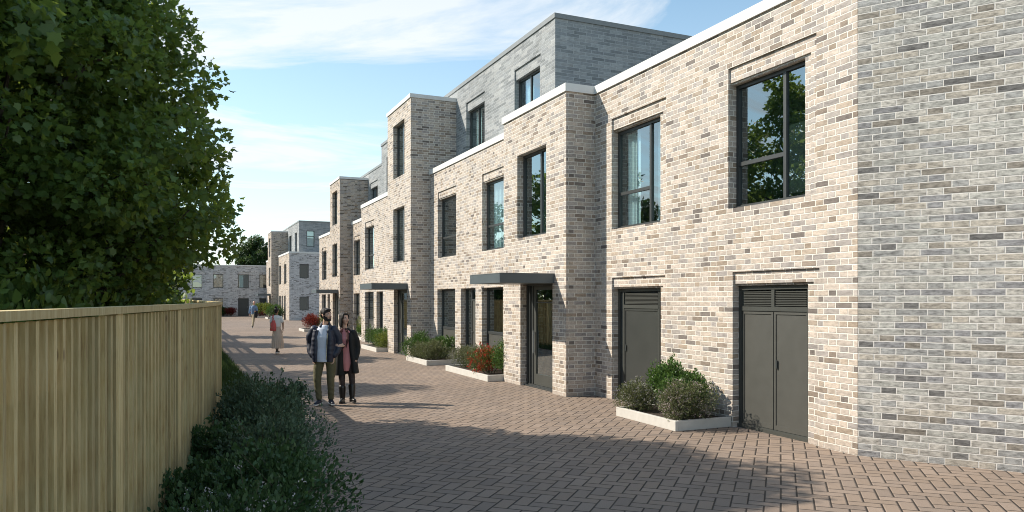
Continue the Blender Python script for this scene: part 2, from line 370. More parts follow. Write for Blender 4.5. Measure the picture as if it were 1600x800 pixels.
# ------------------------------------------------------------------ walls with openings
def facade(mb, O, ang, length, z0, z1, rects, side_depth=.30, hole_depth=.30, sides='LRTB', uoff=0.0, uscale=1.0):
    """heightfield wall: rects are (u0,u1,z0,z1,depth or None for a hole)"""
    ex = (math.cos(ang), math.sin(ang)); ny = (-ex[1], ex[0])
    def P(u, d, z): return (O[0] + ex[0] * u - ny[0] * d, O[1] + ex[1] * u - ny[1] * d, z)
    us = sorted({0.0, length, *[min(max(r[k], 0), length) for r in rects for k in (0, 1)]})
    zs = sorted({z0, z1, *[min(max(r[k], z0), z1) for r in rects for k in (2, 3)]})
    nu, nz = len(us) - 1, len(zs) - 1
    D = [[0.0] * nz for _ in range(nu)]
    for i in range(nu):
        for j in range(nz):
            cu, cz = (us[i] + us[i + 1]) / 2, (zs[j] + zs[j + 1]) / 2
            for r in rects:
                if r[0] < cu < r[1] and r[2] < cz < r[3]:
                    D[i][j] = None if r[4] is None else r[4]
    dd = lambda v: hole_depth if v is None else v
    U = lambda u: (u + uoff) * uscale
    for i in range(nu):
        for j in range(nz):
            d = D[i][j]; a, b, c, e = us[i], us[i + 1], zs[j], zs[j + 1]
            if d is not None:
                mb.poly([P(b, d, c), P(a, d, c), P(a, d, e), P(b, d, e)], [(U(b), c), (U(a), c), (U(a), e), (U(b), e)])
                mb.poly([P(a, hole_depth, c), P(b, hole_depth, c), P(b, hole_depth, e), P(a, hole_depth, e)], [(U(a), c), (U(b), c), (U(b), e), (U(a), e)])
            d1 = dd(d)
            for (ni, nj) in ((i + 1, j), (i, j + 1)):
                if ni < nu and nj < nz:
                    d2 = dd(D[ni][nj])
                    if abs(d1 - d2) > 1e-6:
                        if ni != i: mb.poly([P(b, d1, c), P(b, d2, c), P(b, d2, e), P(b, d1, e)], [(U(b) + d1, c), (U(b) + d2, c), (U(b) + d2, e), (U(b) + d1, e)])
                        else: mb.poly([P(a, d1, e), P(b, d1, e), P(b, d2, e), P(a, d2, e)], [(U(a), e + d1), (U(b), e + d1), (U(b), e + d2), (U(a), e + d2)])
    for j in range(nz):
        c, e = zs[j], zs[j + 1]
        for i, u, k in ((0, us[0], 'R'), (nu - 1, us[-1], 'L')):
            if k in sides:
                d = dd(D[i][j]); mb.poly([P(u, d, c), P(u, side_depth, c), P(u, side_depth, e), P(u, d, e)], [(U(u) - d + .13, c), (U(u) - side_depth + .13, c), (U(u) - side_depth + .13, e), (U(u) - d + .13, e)])
    for i in range(nu):
        a, b = us[i], us[i + 1]
        for j, z in ((nz - 1, z1), (0, z0)):
            d = dd(D[i][j]); mb.poly([P(a, d, z), P(b, d, z), P(b, side_depth, z), P(a, side_depth, z)])

# a window or door in an opening; T maps (u, depth, z) -> local point via box()
class Wall:
    def __init__(s, root, O, ang):
        s.root = root; s.O = O; s.ex = Vector((math.cos(ang), math.sin(ang), 0)); s.ny = Vector((-s.ex.y, s.ex.x, 0))
    def box(s, mb, u0, u1, d0, d1, z0, z1):
        c = Vector((s.O[0], s.O[1], 0)) + s.ex * (u0 + u1) / 2 - s.ny * (d0 + d1) / 2 + Vector((0, 0, (z0 + z1) / 2))
        mb.obox(c, s.ex, s.ny, Vector((0, 0, 1)), abs(u1 - u0) / 2, abs(d1 - d0) / 2, (z1 - z0) / 2)
        return mb
def frame_bars(w, mb, u0, u1, z0, z1, d, fw_=.055, dep=.07):
    w.box(mb, u0, u0 + fw_, d, d + dep, z0, z1); w.box(mb, u1 - fw_, u1, d, d + dep, z0, z1)
    w.box(mb, u0 + fw_, u1 - fw_, d, d + dep, z0, z0 + fw_); w.box(mb, u0 + fw_, u1 - fw_, d, d + dep, z1 - fw_, z1)
def drape(w, mb, u0, u1, d, z0, z1, folds):
    n = folds * 6; pts = []
    for i in range(n + 1):
        a = i / n; u = u0 + (u1 - u0) * a
        pts.append((u, d + .022 * math.sin(a * folds * 2 * math.pi) + .008 * math.sin(a * folds * 5.1 * math.pi)))
    for (ua, da), (ub, db) in zip(pts, pts[1:]):
        q = [Vector((w.O[0], w.O[1], 0)) + w.ex * u - w.ny * dd_ + Vector((0, 0, z)) for u, dd_, z in ((ua, da, z0), (ub, db, z0), (ub, db, z1), (ua, da, z1))]
        mb.poly(q)
def window(w, u0, u1, z0, z1, d=.15, mull=None, trans=None, left_only=False, panel=0.0, curt=None, unlit_room=True, detail=True):
    """mull: fraction from the photo's left (high u); trans: height above sill as fraction; panel: solid panel height"""
    mb = MB(); g_ = .003
    u0 += g_; u1 -= g_; z0 += g_; z1 -= g_
    frame_bars(w, mb, u0, u1, z0, z1, d)
    # projecting metal sill and slim outer liner
    w.box(mb, u0, u1, d - .05, d - .002, z0, z0 + .028)
    a0, a1 = u0 + .055, u1 - .055; b0, b1 = z0 + .055, z1 - .055
    um = None
    if panel: w.box(mb, a0, a1, d + .004, d + .06, b0 + panel, b0 + panel + .07)
    base = b0 + (panel + .07 if panel else 0)
    if mull is not None:
        um = u1 - (u1 - u0) * mull; w.box(mb, um - .028, um + .028, d + .004, d + .066, base, b1)
    if trans is not None:
        zt = z0 + (z1 - z0) * trans
        lo = um + .028 if (um is not None and left_only) else a0
        if um is not None and not left_only:
            w.box(mb, a0, um - .028, d + .006, d + .06, zt - .03, zt + .03); w.box(mb, um + .028, a1, d + .006, d + .06, zt - .03, zt + .03)
        else: w.box(mb, lo, a1, d + .006, d + .06, zt - .03, zt + .03)
    fr = mb.build('window', M['frame'], w.root)
    gm = MB(); w.box(gm, a0 - .01, a1 + .01, d + .034, d + .042, base - .01, b1 + .01); gm.build('pane', M['glass'], fr)
    if panel:
        pm = MB(); w.box(pm, a0, a1, d + .02, d + .05, b0, b0 + panel); pm.build('lower_panel', M['door_panel'], fr)
    if unlit_room:
        rm = MB(); dp = d + .075; de = dp + .5
        w.box(rm, u0, u1, de, de + .02, z0, z1)
        w.box(rm, u0 + .001, u0 + .012, dp, de - .002, z0, z1); w.box(rm, u1 - .012, u1 - .001, dp, de - .002, z0, z1)
        w.box(rm, u0 + .013, u1 - .013, dp, de - .002, z0 + .001, z0 + .012); w.box(rm, u0 + .013, u1 - .013, dp, de - .002, z1 - .012, z1 - .001)
        rm.build('unlit_backing', M['unlit_room'], fr)  # shallow dark box standing in for the unlit space behind the glass
    if curt:
        cm = MB()
        for (fa, fb) in curt:
            drape(w, cm, u1 - (u1 - u0) * fb, u1 - (u1 - u0) * fa, d + .16, base, b1, max(2, int(abs(fb - fa) * 12)))
        cm.build('curtain', M['curtain'], fr)
    return fr
def louvre(w, parent, u0, u1, z0, z1, d, mat, n=9):
    mb = MB(); st = (z1 - z0) / n; up = Vector((0, 0, 1))
    for k in range(n):
        zc = z0 + st * (k + .5); c = Vector((w.O[0], w.O[1], 0)) + w.ex * (u0 + u1) / 2 - w.ny * (d + .02) + up * zc
        ax = w.ex; a = (w.ny * math.cos(R(-38)) + up * math.sin(R(-38))); b = ax.cross(a)
        mb.obox(c, ax, a, b, (u1 - u0) / 2, .024, .004)
    w.box(mb, u0, u1, d + .05, d + .055, z0, z1)
    return mb.build('louvre', mat, parent)
def utility_door(w, u0, u1, z1, leaves, d=.12, side=0.0, leafm='door_panel'):
    mb = MB(); g_ = .003; u0 += g_; u1 -= g_; z1 -= g_
    fo = M['frame_olive']
    frame_bars(w, mb, u0, u1, .0, z1, d, .06, .09)
    w.box(mb, u0, u1, d - .03, d - .002, .0, .05)
    a0, a1 = u0 + .06 + side, u1 - .06 - side
    if side:
        w.box(mb, a0 - .035, a0, d + .01, d + .07, .062, z1 - .062); w.box(mb, a1, a1 + .035, d + .01, d + .07, .062, z1 - .062)
    zt = z1 - .34
    w.box(mb, a0, a1, d + .005, d + .07, zt - .035, zt + .03)
    if leaves == 2:
        um = (a0 + a1) / 2; w.box(mb, um - .03, um + .03, d + .004, d + .075, zt + .031, z1 - .061)
        bays = [(a0, um - .004), (um + .004, a1)]
    else: bays = [(a0, a1)]
    fr = mb.build('door', fo, w.root)
    for (c0, c1) in bays:
        lo = c0 + .02; hi = c1 - .02
        louvre(w, fr, lo + .012, hi - .012, zt + .045, z1 - .075, d + .015, fo)
        lm = MB()
        w.box(lm, c0 + .004, c1 - .004, d + .03, d + .07, .065, zt - .04)
        # raised stiles round the sheet
        w.box(lm, c0 + .004, c0 + .04, d + .018, d + .0298, .065, zt - .04); w.box(lm, c1 - .04, c1 - .004, d + .018, d + .0298, .065, zt - .04)
        w.box(lm, c0 + .0402, c1 - .0402, d + .018, d + .0298, .065, .13); w.box(lm, c0 + .0402, c1 - .0402, d + .018, d + .0298, zt - .08, zt - .04)
        lf = lm.build('door_leaf', M[leafm], fr)
    hm = MB(); uc = bays[0][1] - .06; w.box(hm, uc - .012, uc + .012, d + .004, d + .0178, .95, 1.07)
    hm.build('keyhole_plate', M['door_dark'], fr)
    if side:
        for p0, p1 in ((u0 + .062, a0 - .037), (a1 + .037, u1 - .062)):
            bm_ = MB(); w.box(bm_, p0, p1, d + .03, d + .05, .062, z1 - .062); bm_.build('side_panel', M['door_dark'], fr)
    return fr
def glazed_door(w, u0, u1, z1, d=.15, side=.30):
    """entrance door: narrow dark side strip on the photo's left, glazed leaf on the right"""
    mb = MB(); g_ = .003; u0 += g_; u1 -= g_; z1 -= g_
    frame_bars(w, mb, u0, u1, 0, z1, d, .055, .09); w.box(mb, u0, u1, d - .06, d - .002, 0, .03)
    us = u1 - side; w.box(mb, us - .03, us + .03, d + .004, d + .08, .057, z1 - .057)
    w.box(mb, us + .13, us + .16, d + .01, d + .07, .057, z1 - .057)
    fr = mb.build('door', M['frame'], w.root)
    lf = MB(); a0, a1 = u0 + .06, us - .035; t = .085
    w.box(lf, a0, a0 + t, d + .02, d + .07, .06, z1 - .06); w.box(lf, a1 - t * 1.5, a1, d + .02, d + .07, .06, z1 - .06)
    w.box(lf, a0 + t, a1 - t * 1.5, d + .02, d + .07, .06, .30); w.box(lf, a0 + t, a1 - t * 1.5, d + .02, d + .07, z1 - .15, z1 - .06)
    w.box(lf, a0 + t, a1 - t * 1.5, d + .022, d + .068, z1 - .44, z1 - .41)
    leaf = lf.build('door_leaf', M['frame_olive'], fr)
    gm = MB(); w.box(gm, a0 + t - .01, a1 - t * 1.5 + .01, d + .04, d + .048, .29, z1 - .14); w.box(gm, us + .03, u1 - .055, d + .04, d + .048, .057, z1 - .057)
    gm.build('pane', M['glass'], fr)
    hm = MB(); w.box(hm, a1 - .075, a1 - .055, d - .03, d - .01, .75, 1.25)
    for zh in (.80, 1.20): w.box(hm, a1 - .072, a1 - .058, d - .0098, d + .0198, zh - .008, zh + .008)
    hm.build('handle', M['coping_grey'], fr)
    rm = MB(); w.box(rm, u0, u1, d + .42, d + .44, 0, z1); rm.build('unlit_backing', M['unlit_room'], fr)
    return fr
def panel_door(w, u0, u1, z1, d=.15):
    mb = MB(); g_ = .003; u0 += g_; u1 -= g_; z1 -= g_
    frame_bars(w, mb, u0, u1, 0, z1, d, .055, .09)
    us = u1 - (u1 - u0) * .42; w.box(mb, us - .03, us + .03, d + .004, d + .08, .057, z1 - .057)
    w.box(mb, u0 + .056, us - .031, d + .004, d + .08, z1 - .36, z1 - .31)
    fr = mb.build('door', M['frame'], w.root)
    lm = MB(); w.box(lm, u0 + .058, us - .033, d + .02, d + .06, .06, z1 - .362); lm.build('door_leaf', M['door_panel'], fr)
    gm = MB(); w.box(gm, us + .028, u1 - .053, d + .04, d + .048, .057, z1 - .057); w.box(gm, u0 + .053, us - .032, d + .04, d + .048, z1 - .312, z1 - .055); gm.build('pane', M['glass'], fr)
    hm = MB(); w.box(hm, us - .09, us - .06, d - .02, d + .0198, .98, 1.01); hm.build('handle', M['coping_grey'], fr)
    rm = MB(); w.box(rm, u0, u1, d + .42, d + .44, 0, z1); rm.build('unlit_backing', M['unlit_room'], fr)
def canopy(w, u0, u1, out=1.22, z0=2.27, z1=2.46):
    mb = MB(); w.box(mb, u0, u1, -out, .001, z0, z1)
    o = mb.build('canopy', M['canopy'], w.root, bevel=.004)
    tm = MB(); w.box(tm, u0 - .006, u1 + .006, -out - .006, .0, z1 + .001, z1 + .012); tm.build('flashing', M['coping_grey'], o)
    return o
ZC = 6.24                                           # coping height
def coping(w, u0, u1, z=ZC, h=.16, back=.34, mat='coping', front=.035, parts=None):
    mb = parts or MB(); w.box(mb, u0, u1, -front, back, z - h, z)
    if parts is None: mb.build('coping', M[mat], w.root)

def stepped(u0, u1, z0, z1, hz=.25, out=.26):
    """brick surround in two shallow steps to the photo's right, header above"""
    return [(u0 - out, u1, z0, z1 + hz, .035), (u0 - out * .5, u1, z0, z1 + .03, .065), (u0, u1, z0, z1, None)]
def header(u0, u1, z0, z1, hz=.24):
    return [(u0 - .07, u1, z0, z1 + hz, .035), (u0 - .035, u1, z0, z1 + .03, .06), (u0, u1, z0, z1, None)]

def block(name, label, S0, Y0, wall_len, mat):
    root = empty(name, fw(S0, Y0), RZ); tag(root, label, 'building', 'brick terraces along the street')
    return root

# ---------------- near terrace (s 0 .. 27.6)
bA = block('brick_terrace', 'long cream brick terrace nearest the camera with a blue-grey upper storey and two dark canopies', 0, 0, 27.6, None)
wA = Wall(bA, (0, 0), 0)
mb = MB(); rc = []
rc += stepped(.92, 2.41, 3.33, 5.23); rc += stepped(.87, 2.31, 0, 2.15, .21)
rc += stepped(4.28, 5.81, 3.30, 5.20); rc += stepped(4.27, 5.80, 0, 2.15, .21, .22)
rc += header(11.18, 12.63, 3.27, 5.16) + header(14.83, 16.52, 3.27, 5.16) + header(25.24, 26.87, 3.25, 5.13)
for a, b_ in ((11.16, 12.65), (13.14, 14.35), (14.86, 16.56), (23.63, 24.74), (25.24, 26.86), (21.2, 22.6)): rc.append((a, b_, 0, 2.26, None))
facade(mb, (0, 0), 0, 27.6, 0, ZC - .16, rc)
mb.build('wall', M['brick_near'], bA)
ANG2 = math.atan2(.546, .839)
mb = MB(); facade(mb, (-.839 * 6, -.546 * 6), ANG2, 6.0, 0, ZC - .16, [], sides='R', uoff=.09); o = mb.build('wall', M['brick_end'], bA); tag(o, 'end wall turned towards the camera, its grazing light put into greyer brick tones')
we = Wall(bA, (-.839 * 6, -.546 * 6), ANG2)
coping(we, 0, 6.0)
coping(wA, .012, 6.45); coping(wA, 9.59, 17.35); coping(wA, 20.36, 27.6)
# entrance bay
wB = Wall(bA, (0, .66), 0)
mb = MB(); facade(mb, (6.45, .66), 0, 3.14, 0, ZC - .16, [(.89, 2.36, 3.32, 5.20, None), (.60, 2.19, 0, 2.30, None)], side_depth=.665)
mb.build('entrance_bay', M['brick_near'], bA)
coping(wB, 6.45 - .035, 9.59 + .035, back=.66 + .036)
# stair tower
mb = MB(); facade(mb, (17.35, .66), 0, 3.01, 0, 8.62, [(.76, 2.22, 6.21, 8.10, None), (.76, 2.22, 3.25, 5.14, None), (.46, 2.14, 0, 2.30, None)], side_depth=1.60)
mb.build('stair_tower', M['brick_near'], bA)
coping(wB, 17.35 - .03, 20.36 + .03, z=8.75, h=.13, back=1.595)
mb = MB(); mb.box(17.6, 20.1, -.9, .2, 8.5, 8.615); mb.build('roof', M['roofing'], bA)
def upper(root, x0, x1, y0, rects, side_rects=(), name='upper_storey'):
    mb = MB(); facade(mb, (x0, y0), 0, x1 - x0, 5.88, 9.0, [(r[0] - x0, r[1] - x0, *r[2:]) for r in rects], sides='')
    L_ = 8.0
    facade(mb, (x0, y0 - L_), R(90), L_, 5.88, 9.0, side_rects, sides='R', uoff=.11)
    mb.poly([(x1, y0, 5.88), (x1, y0 - L_, 5.88), (x1, y0 - L_, 9.0), (x1, y0, 9.0)])
    mb.poly([(x0, y0 - L_, 5.88), (x1, y0 - L_, 5.88), (x1, y0 - L_, 9.0), (x0, y0 - L_, 9.0)])
    mb.poly([(x0 + .01, y0 - .01, 8.95), (x1, y0 - .01, 8.95), (x1, y0 - L_, 8.95), (x0 + .01, y0 - L_, 8.95)])
    mb.build(name, M['brick_grey'], root)
    c = MB(); c.box(x0 - .03, x1 + .03, y0 - .3, y0 + .03, 9.0, 9.12); c.box(x0 - .03, x0 + .3, y0 - L_, y0 - .301, 9.0, 9.12)
    c.build('coping', M['coping_grey'], root)
GY = -.935
upper(bA, 10.03, 27.6, GY, [(10.86, 12.52, 6.1, 8.36, .04), (10.98, 12.52, 6.1, 8.08, None), (14.77, 16.39, 6.1, 8.36, .04), (14.87, 16.39, 6.1, 8.08, None), (25.0, 26.67, 6.1, 8.36, .04), (25.15, 26.67, 6.1, 8.08, None)])
wG = Wall(bA, (0, GY), 0)
for a, b_ in ((10.98, 12.52), (14.87, 16.39), (25.15, 26.67)): window(wG, a, b_, 6.1, 8.08, .14, mull=.5, curt=[(.12, .42)])
rf = MB(); rf.box(.2, 27.5, -9.5, -.31, 5.80, 5.87); rf.poly([(0, -9.5, 0), (27.6, -9.5, 0), (27.6, -9.5, 5.9), (0, -9.5, 5.9)]); rf.poly([(27.6, 0 - .3, 0), (27.6, -9.5, 0), (27.6, -9.5, 6.08), (27.6, -.3, 6.08)])
rf.poly([(-5.04, -3.3, 5.87), (.2, -.3, 5.87), (.2, -9.5, 5.87), (-5.04, -9.5, 5.87)])
rf.build('roof', M['roofing'], bA)
# windows and doors
window(wA, .92, 2.41, 3.33, 5.23, .155, mull=.68, trans=.36, left_only=True)
window(wA, 4.28, 5.81, 3.30, 5.20, .145, mull=.72, trans=.36, left_only=True, curt=[(.08, .36), (.74, .95)])
window(wA, 11.18, 12.63, 3.27, 5.16, .15, mull=.93, trans=.36, curt=[(.1, .55)])
window(wA, 14.83, 16.52, 3.27, 5.16, .15, mull=.80, trans=.34)
window(wA, 25.24, 26.87, 3.25, 5.13, .15, mull=.80, trans=.34)
for a, b_ in ((11.16, 12.65), (14.86, 16.56), (25.24, 26.86), (21.2, 22.6)): window(wA, a, b_, 0, 2.26, .15, mull=.88, panel=.93)
panel_door(wA, 13.14, 14.35, 2.26); panel_door(wA, 23.63, 24.74, 2.26)
utility_door(wA, .87, 2.31, 2.15, 2, .115); utility_door(wA, 4.27, 5.80, 2.15, 1, .14, side=.13, leafm='door_sheen')
window(wB, 7.34, 8.81, 3.32, 5.20, .15, mull=.62, curt=[(.68, .95)], unlit_room=True)
window(wB, 18.11, 19.57, 3.25, 5.14, .15, mull=.55, curt=[(.6, .95)]); window(wB, 18.11, 19.57, 6.21, 8.10, .15, mull=.55, curt=[(.3, .5)])
glazed_door(wB, 7.05, 8.64, 2.30); glazed_door(wB, 17.81, 19.49, 2.30)
canopy(wB, 6.96, 8.62); canopy(wB, 17.74, 19.45)

# ---------------- middle terrace (s 27.6 .. 46), set back 1.226
S0 = 27.6
bB = block('brick_terrace', 'second cream brick terrace, set back behind the strolling couple, with one narrow tower', S0, -1.226, 18.4, None)
w2 = Wall(bB, (0, 0), 0); w2b = Wall(bB, (0, .66), 0); w2g = Wall(bB, (0, GY), 0)
q = lambda a: a - S0
mb = MB(); rc = header(q(33.47), q(34.95), 3.24, 5.15) + header(q(43.35), q(44.93), 3.22, 5.13)
for a, b_ in ((33.47, 34.95), (31.6, 32.7), (43.5, 45.05), (41.9, 42.9)): rc.append((q(a), q(b_), 0, 2.25, None))
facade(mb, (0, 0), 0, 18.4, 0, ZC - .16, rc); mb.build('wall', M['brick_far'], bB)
coping(w2, .01, q(35.48)); coping(w2, q(38.44), 18.4)
mb = MB(); facade(mb, (q(35.48), .66), 0, 2.96, 0, 8.62, [(.77, 2.22, 6.21, 8.12, None), (.77, 2.22, 3.22, 5.11, None), (.46, 2.14, 0, 2.3, None)], side_depth=1.60)
mb.build('stair_tower', M['brick_far'], bB); coping(w2b, q(35.48) - .03, q(38.44) + .03, z=8.78, h=.13, back=1.595)
mb = MB(); mb.box(q(35.7), q(38.2), -.9, .2, 8.5, 8.615); mb.build('roof', M['roofing'], bB)
upper(bB, .02, 18.3, GY, [(q(33.28), q(35.02), 6.1, 8.40, .04), (q(33.4), q(35.02), 6.1, 8.1, None)])
window(w2g, q(33.4), q(35.02), 6.1, 8.1, .14, mull=.5)
window(w2, q(33.47), q(34.95), 3.24, 5.15, .15, mull=.8, trans=.34); window(w2, q(43.35), q(44.93), 3.22, 5.13, .15, mull=.8, trans=.34)
window(w2, q(33.47), q(34.95), 0, 2.25, .15, mull=.88, panel=.9); window(w2, q(43.5), q(45.05), 0, 2.25, .15, mull=.88, panel=.9)
panel_door(w2, q(31.6), q(32.7), 2.25); panel_door(w2, q(41.9), q(42.9), 2.25)
window(w2b, q(36.25), q(37.70), 6.21, 8.12, .15, mull=.55); window(w2b, q(36.25), q(37.70), 3.22, 5.11, .15, mull=.55)
glazed_door(w2b, q(35.94), q(37.62), 2.30); canopy(w2b, q(35.9), q(37.55))
rf = MB(); rf.box(.2, 18.3, -9.5, -.31, 5.80, 5.87); rf.poly([(0, -9.5, 0), (18.4, -9.5, 0), (18.4, -9.5, 6.08), (0, -9.5, 6.08)]); rf.poly([(18.4, -.3, 0), (18.4, -9.5, 0), (18.4, -9.5, 6.08), (18.4, -.3, 6.08)])
rf.build('roof', M['roofing'], bB)

# ---------------- far terrace (s 63.6 .. 84), gable end towards the camera
S0 = 63.6
bC = block('brick_terrace', 'far brick terrace beyond the gap, its windowed gable end facing the camera', S0, -1.547, 20, None)
w3 = Wall(bC, (0, 0), 0); w3b = Wall(bC, (0, .66), 0); w3g = Wall(bC, (0, GY), 0)
mb = MB(); rc = header(q(65.63), q(67.27), 3.37, 5.2) + header(q(69.53), q(71.19), 3.37, 5.2)
for a, b_ in ((66.03, 67.27), (68.0, 69.1), (69.6, 71.1)): rc.append((q(a), q(b_), 0, 2.25, None))
facade(mb, (0, 0), 0, 19, 0, ZC - .16, rc, sides='L'); mb.build('wall', M['brick_far'], bC); mb = MB()
SL = 9.5; sr = []
for zz0, zz1 in ((3.83, 5.11), (.91, 2.16)):
    sr += [(SL - 2.30, SL - 2.05, zz0 - .3, zz1 + .06, .03), (SL - 1.72, SL - .90, zz0, zz1, None)]
facade(mb, (0, -SL), R(90), SL, 0, ZC - .16, sr, sides='R', uoff=.1)
tag(mb.build('wall', M['brick_shade_tone'], bC), 'gable end wall with the pale grey of its shade put into the brick colour')
coping(w3, -.035, q(71.76)); coping(w3, q(74.78), 19)
c = MB(); c.box(-.035, .3, -SL, -.341, ZC - .16, ZC); c.build('coping', M['coping'], bC)
mb = MB(); facade(mb, (q(71.76), .66), 0, 3.02, 0, 8.62, [(.75, 2.25, 6.21, 8.1, None), (.75, 2.25, 3.25, 5.12, None), (.46, 2.14, 0, 2.3, None)], side_depth=1.62)
mb.build('stair_tower', M['brick_far'], bC); coping(w3b, q(71.76) - .03, q(74.78) + .03, z=8.76, h=.13, back=1.595)
L_ = 8.0
upper(bC, .53, 19, GY, [(q(65.49), q(66.82), 6.1, 8.15, None), (q(69.04), q(70.82), 6.1, 8.15, None)], [(L_ - 1.38, L_ - .668, 6.72, 8.22, None)])
window(w3g, q(65.49), q(66.82), 6.1, 8.15, .12); window(w3g, q(69.04), q(70.82), 6.1, 8.15, .12)
window(w3, q(65.63), q(67.27), 3.37, 5.2, .15, trans=.34); window(w3, q(69.53), q(71.19), 3.37, 5.2, .15, trans=.34)
window(w3, q(66.03), q(67.27), 0, 2.25, .15, panel=.9); window(w3, q(69.6), q(71.1), 0, 2.25, .15, panel=.9); panel_door(w3, q(68.0), q(69.1), 2.25)
ws = Wall(bC, (0, -SL), R(90))
for zz0, zz1 in ((3.83, 5.11), (.91, 2.16)): window(ws, SL - 1.72, SL - .90, zz0, zz1, .06)
wsg = Wall(bC, (.53, GY - L_), R(90)); window(wsg, L_ - 1.38, L_ - .668, 6.72, 8.22, .06, trans=.66, curt=[(.05, .95)])
window(w3b, q(72.51), q(74.01), 6.21, 8.1, .15); window(w3b, q(72.51), q(74.01), 3.25, 5.12, .15)
glazed_door(w3b, q(72.22), q(73.90), 2.30); canopy(w3b, q(72.2), q(73.85))
rf = MB(); rf.box(.31, 18.9, -9.5, -.31, 5.80, 5.87); rf.poly([(0, -9.5, 0), (19, -9.5, 0), (19, -9.5, 6.08), (0, -9.5, 6.08)]); rf.poly([(19, -.3, 0), (19, -9.5, 0), (19, -9.5, 6.08), (19, -.3, 6.08)])
rf.build('roof', M['roofing'], bC)

# ---------------- terrace closing the end of the street, faces the camera
root = empty('brick_terrace', (-26.9, 87.6, 0), math.atan2(N1.y, N1.x))
tag(root, 'low two-storey brick terrace closing the far end of the street, facing the camera in shade', 'building', 'brick terraces along the street')
wE = Wall(root, (0, 0), 0)
# u grows to the photo's left; scale 13.7 px per metre at this distance
def pu(px): r = (px - 800) / 1180; return (r * 87.6 + 26.9) / (-.91394 + r * .40585)
ups = [(pu(388.8), pu(372)), (pu(417), pu(405.3)), (pu(348.8), pu(333)), (pu(316), pu(300)), (pu(284), pu(270))]
rc = []
for k, (a, b_) in enumerate(ups):
    rc += [(a - .42, b_, 3.1, 4.98, .04), (a - .2, b_, 3.15, 4.76, .08), (a, b_, 3.19, 4.72, None)]
    zb = 0 if k in (0, 1, 3) else .55
    rc += [(a - (.4 if zb else 0), b_, zb, 2.1, .04), (a, b_, zb, 2.02, None)]
mb = MB(); facade(mb, (-4, 0), 0, 40, 0, 5.66, [(r[0] + 4, r[1] + 4, *r[2:]) for r in rc]); mb.build('wall', M['brick_shade_tone'], root)
for k, (a, b_) in enumerate(ups):
    window(wE, a, b_, 3.19, 4.72, .12, curt=[(.1, .5)] if k == 0 else None)
    if k in (0, 1, 3): 
        dm = MB(); frame_bars(wE, dm, a, b_, 0, 2.018, .12); fr = dm.build('door', M['frame'], root)
        dm = MB(); wE.box(dm, a + .056, b_ - .056, .15, .19, .056, 1.96); dm.build('door_leaf', M['door_dark'], fr)
        dm = MB(); wE.box(dm, a + .12, a + .15, .11, .1498, .95, 1.1); dm.build('handle', M['coping_grey'], fr)
    else: window(wE, a, b_, .55, 2.02, .12, mull=.5)
coping(wE, -4, 36, z=5.80, h=.14)
rf = MB(); rf.box(-3.9, 35.9, -9, -.31, 5.5, 5.6); rf.poly([(-4, -9, 0), (36, -9, 0), (36, -9, 5.6), (-4, -9, 5.6)]); rf.poly([(36, -.3, 0), (36, -9, 0), (36, -9, 5.6), (36, -.3, 5.6)])
rf.build('roof', M['roofing'], root)

# ------------------------------------------------------------------ people
simple('skin', (.66, .41, .30), .5, var=.05)
simple('skin_brown', (.30, .165, .10), .5, var=.05)
simple('skin_pale', (.56, .31, .23), .5, var=.05)
simple('hair', (.013, .010, .009), .7, var=.3, scale=60, bump=.003, bscale=160)
simple('hair_fair', (.30, .17, .09), .5, var=.2, scale=40)
simple('navy', (.016, .021, .042), .5, var=.12, scale=9, bump=.006, bscale=14)
simple('tshirt', (.62, .68, .80), .85, var=.05, bump=.005, bscale=12)
simple('olive_cloth', (.115, .105, .055), .85, var=.14, scale=12, bump=.006, bscale=22)
simple('black_cloth', (.010, .011, .011), .8, var=.3, bump=.005, bscale=18)
simple('tights', (.035, .022, .020), .7, var=.6, scale=60)
simple('leather', (.012, .011, .011), .32, var=.3)
simple('pink_cloth', (.62, .25, .25), .8, var=.06, bump=.004, bscale=16)
simple('scarf', (.085, .028, .026), .8, var=.5, scale=40)
simple('white_cloth', (.74, .72, .68), .85, var=.04, bump=.005, bscale=12)
simple('beige_cloth', (.55, .43, .34), .85, var=.05)
simple('red_bag', (.56, .09, .075), .6, var=.08)
simple('blue_shirt', (.16, .24, .36), .85, var=.08, bump=.005, bscale=14)
simple('khaki', (.40, .33, .22), .85, var=.06, bump=.005, bscale=18)
simple('lens', (.16, .12, .09), .2, var=.05)
simple('sole', (.70, .68, .66), .7, var=.05)
simple('eye_white', (.6, .58, .56), .4, var=.02)
simple('lips', (.33, .12, .10), .45, var=.05)
simple('metal_bright', (.6, .58, .5), .25, metal=1.0, var=.03)

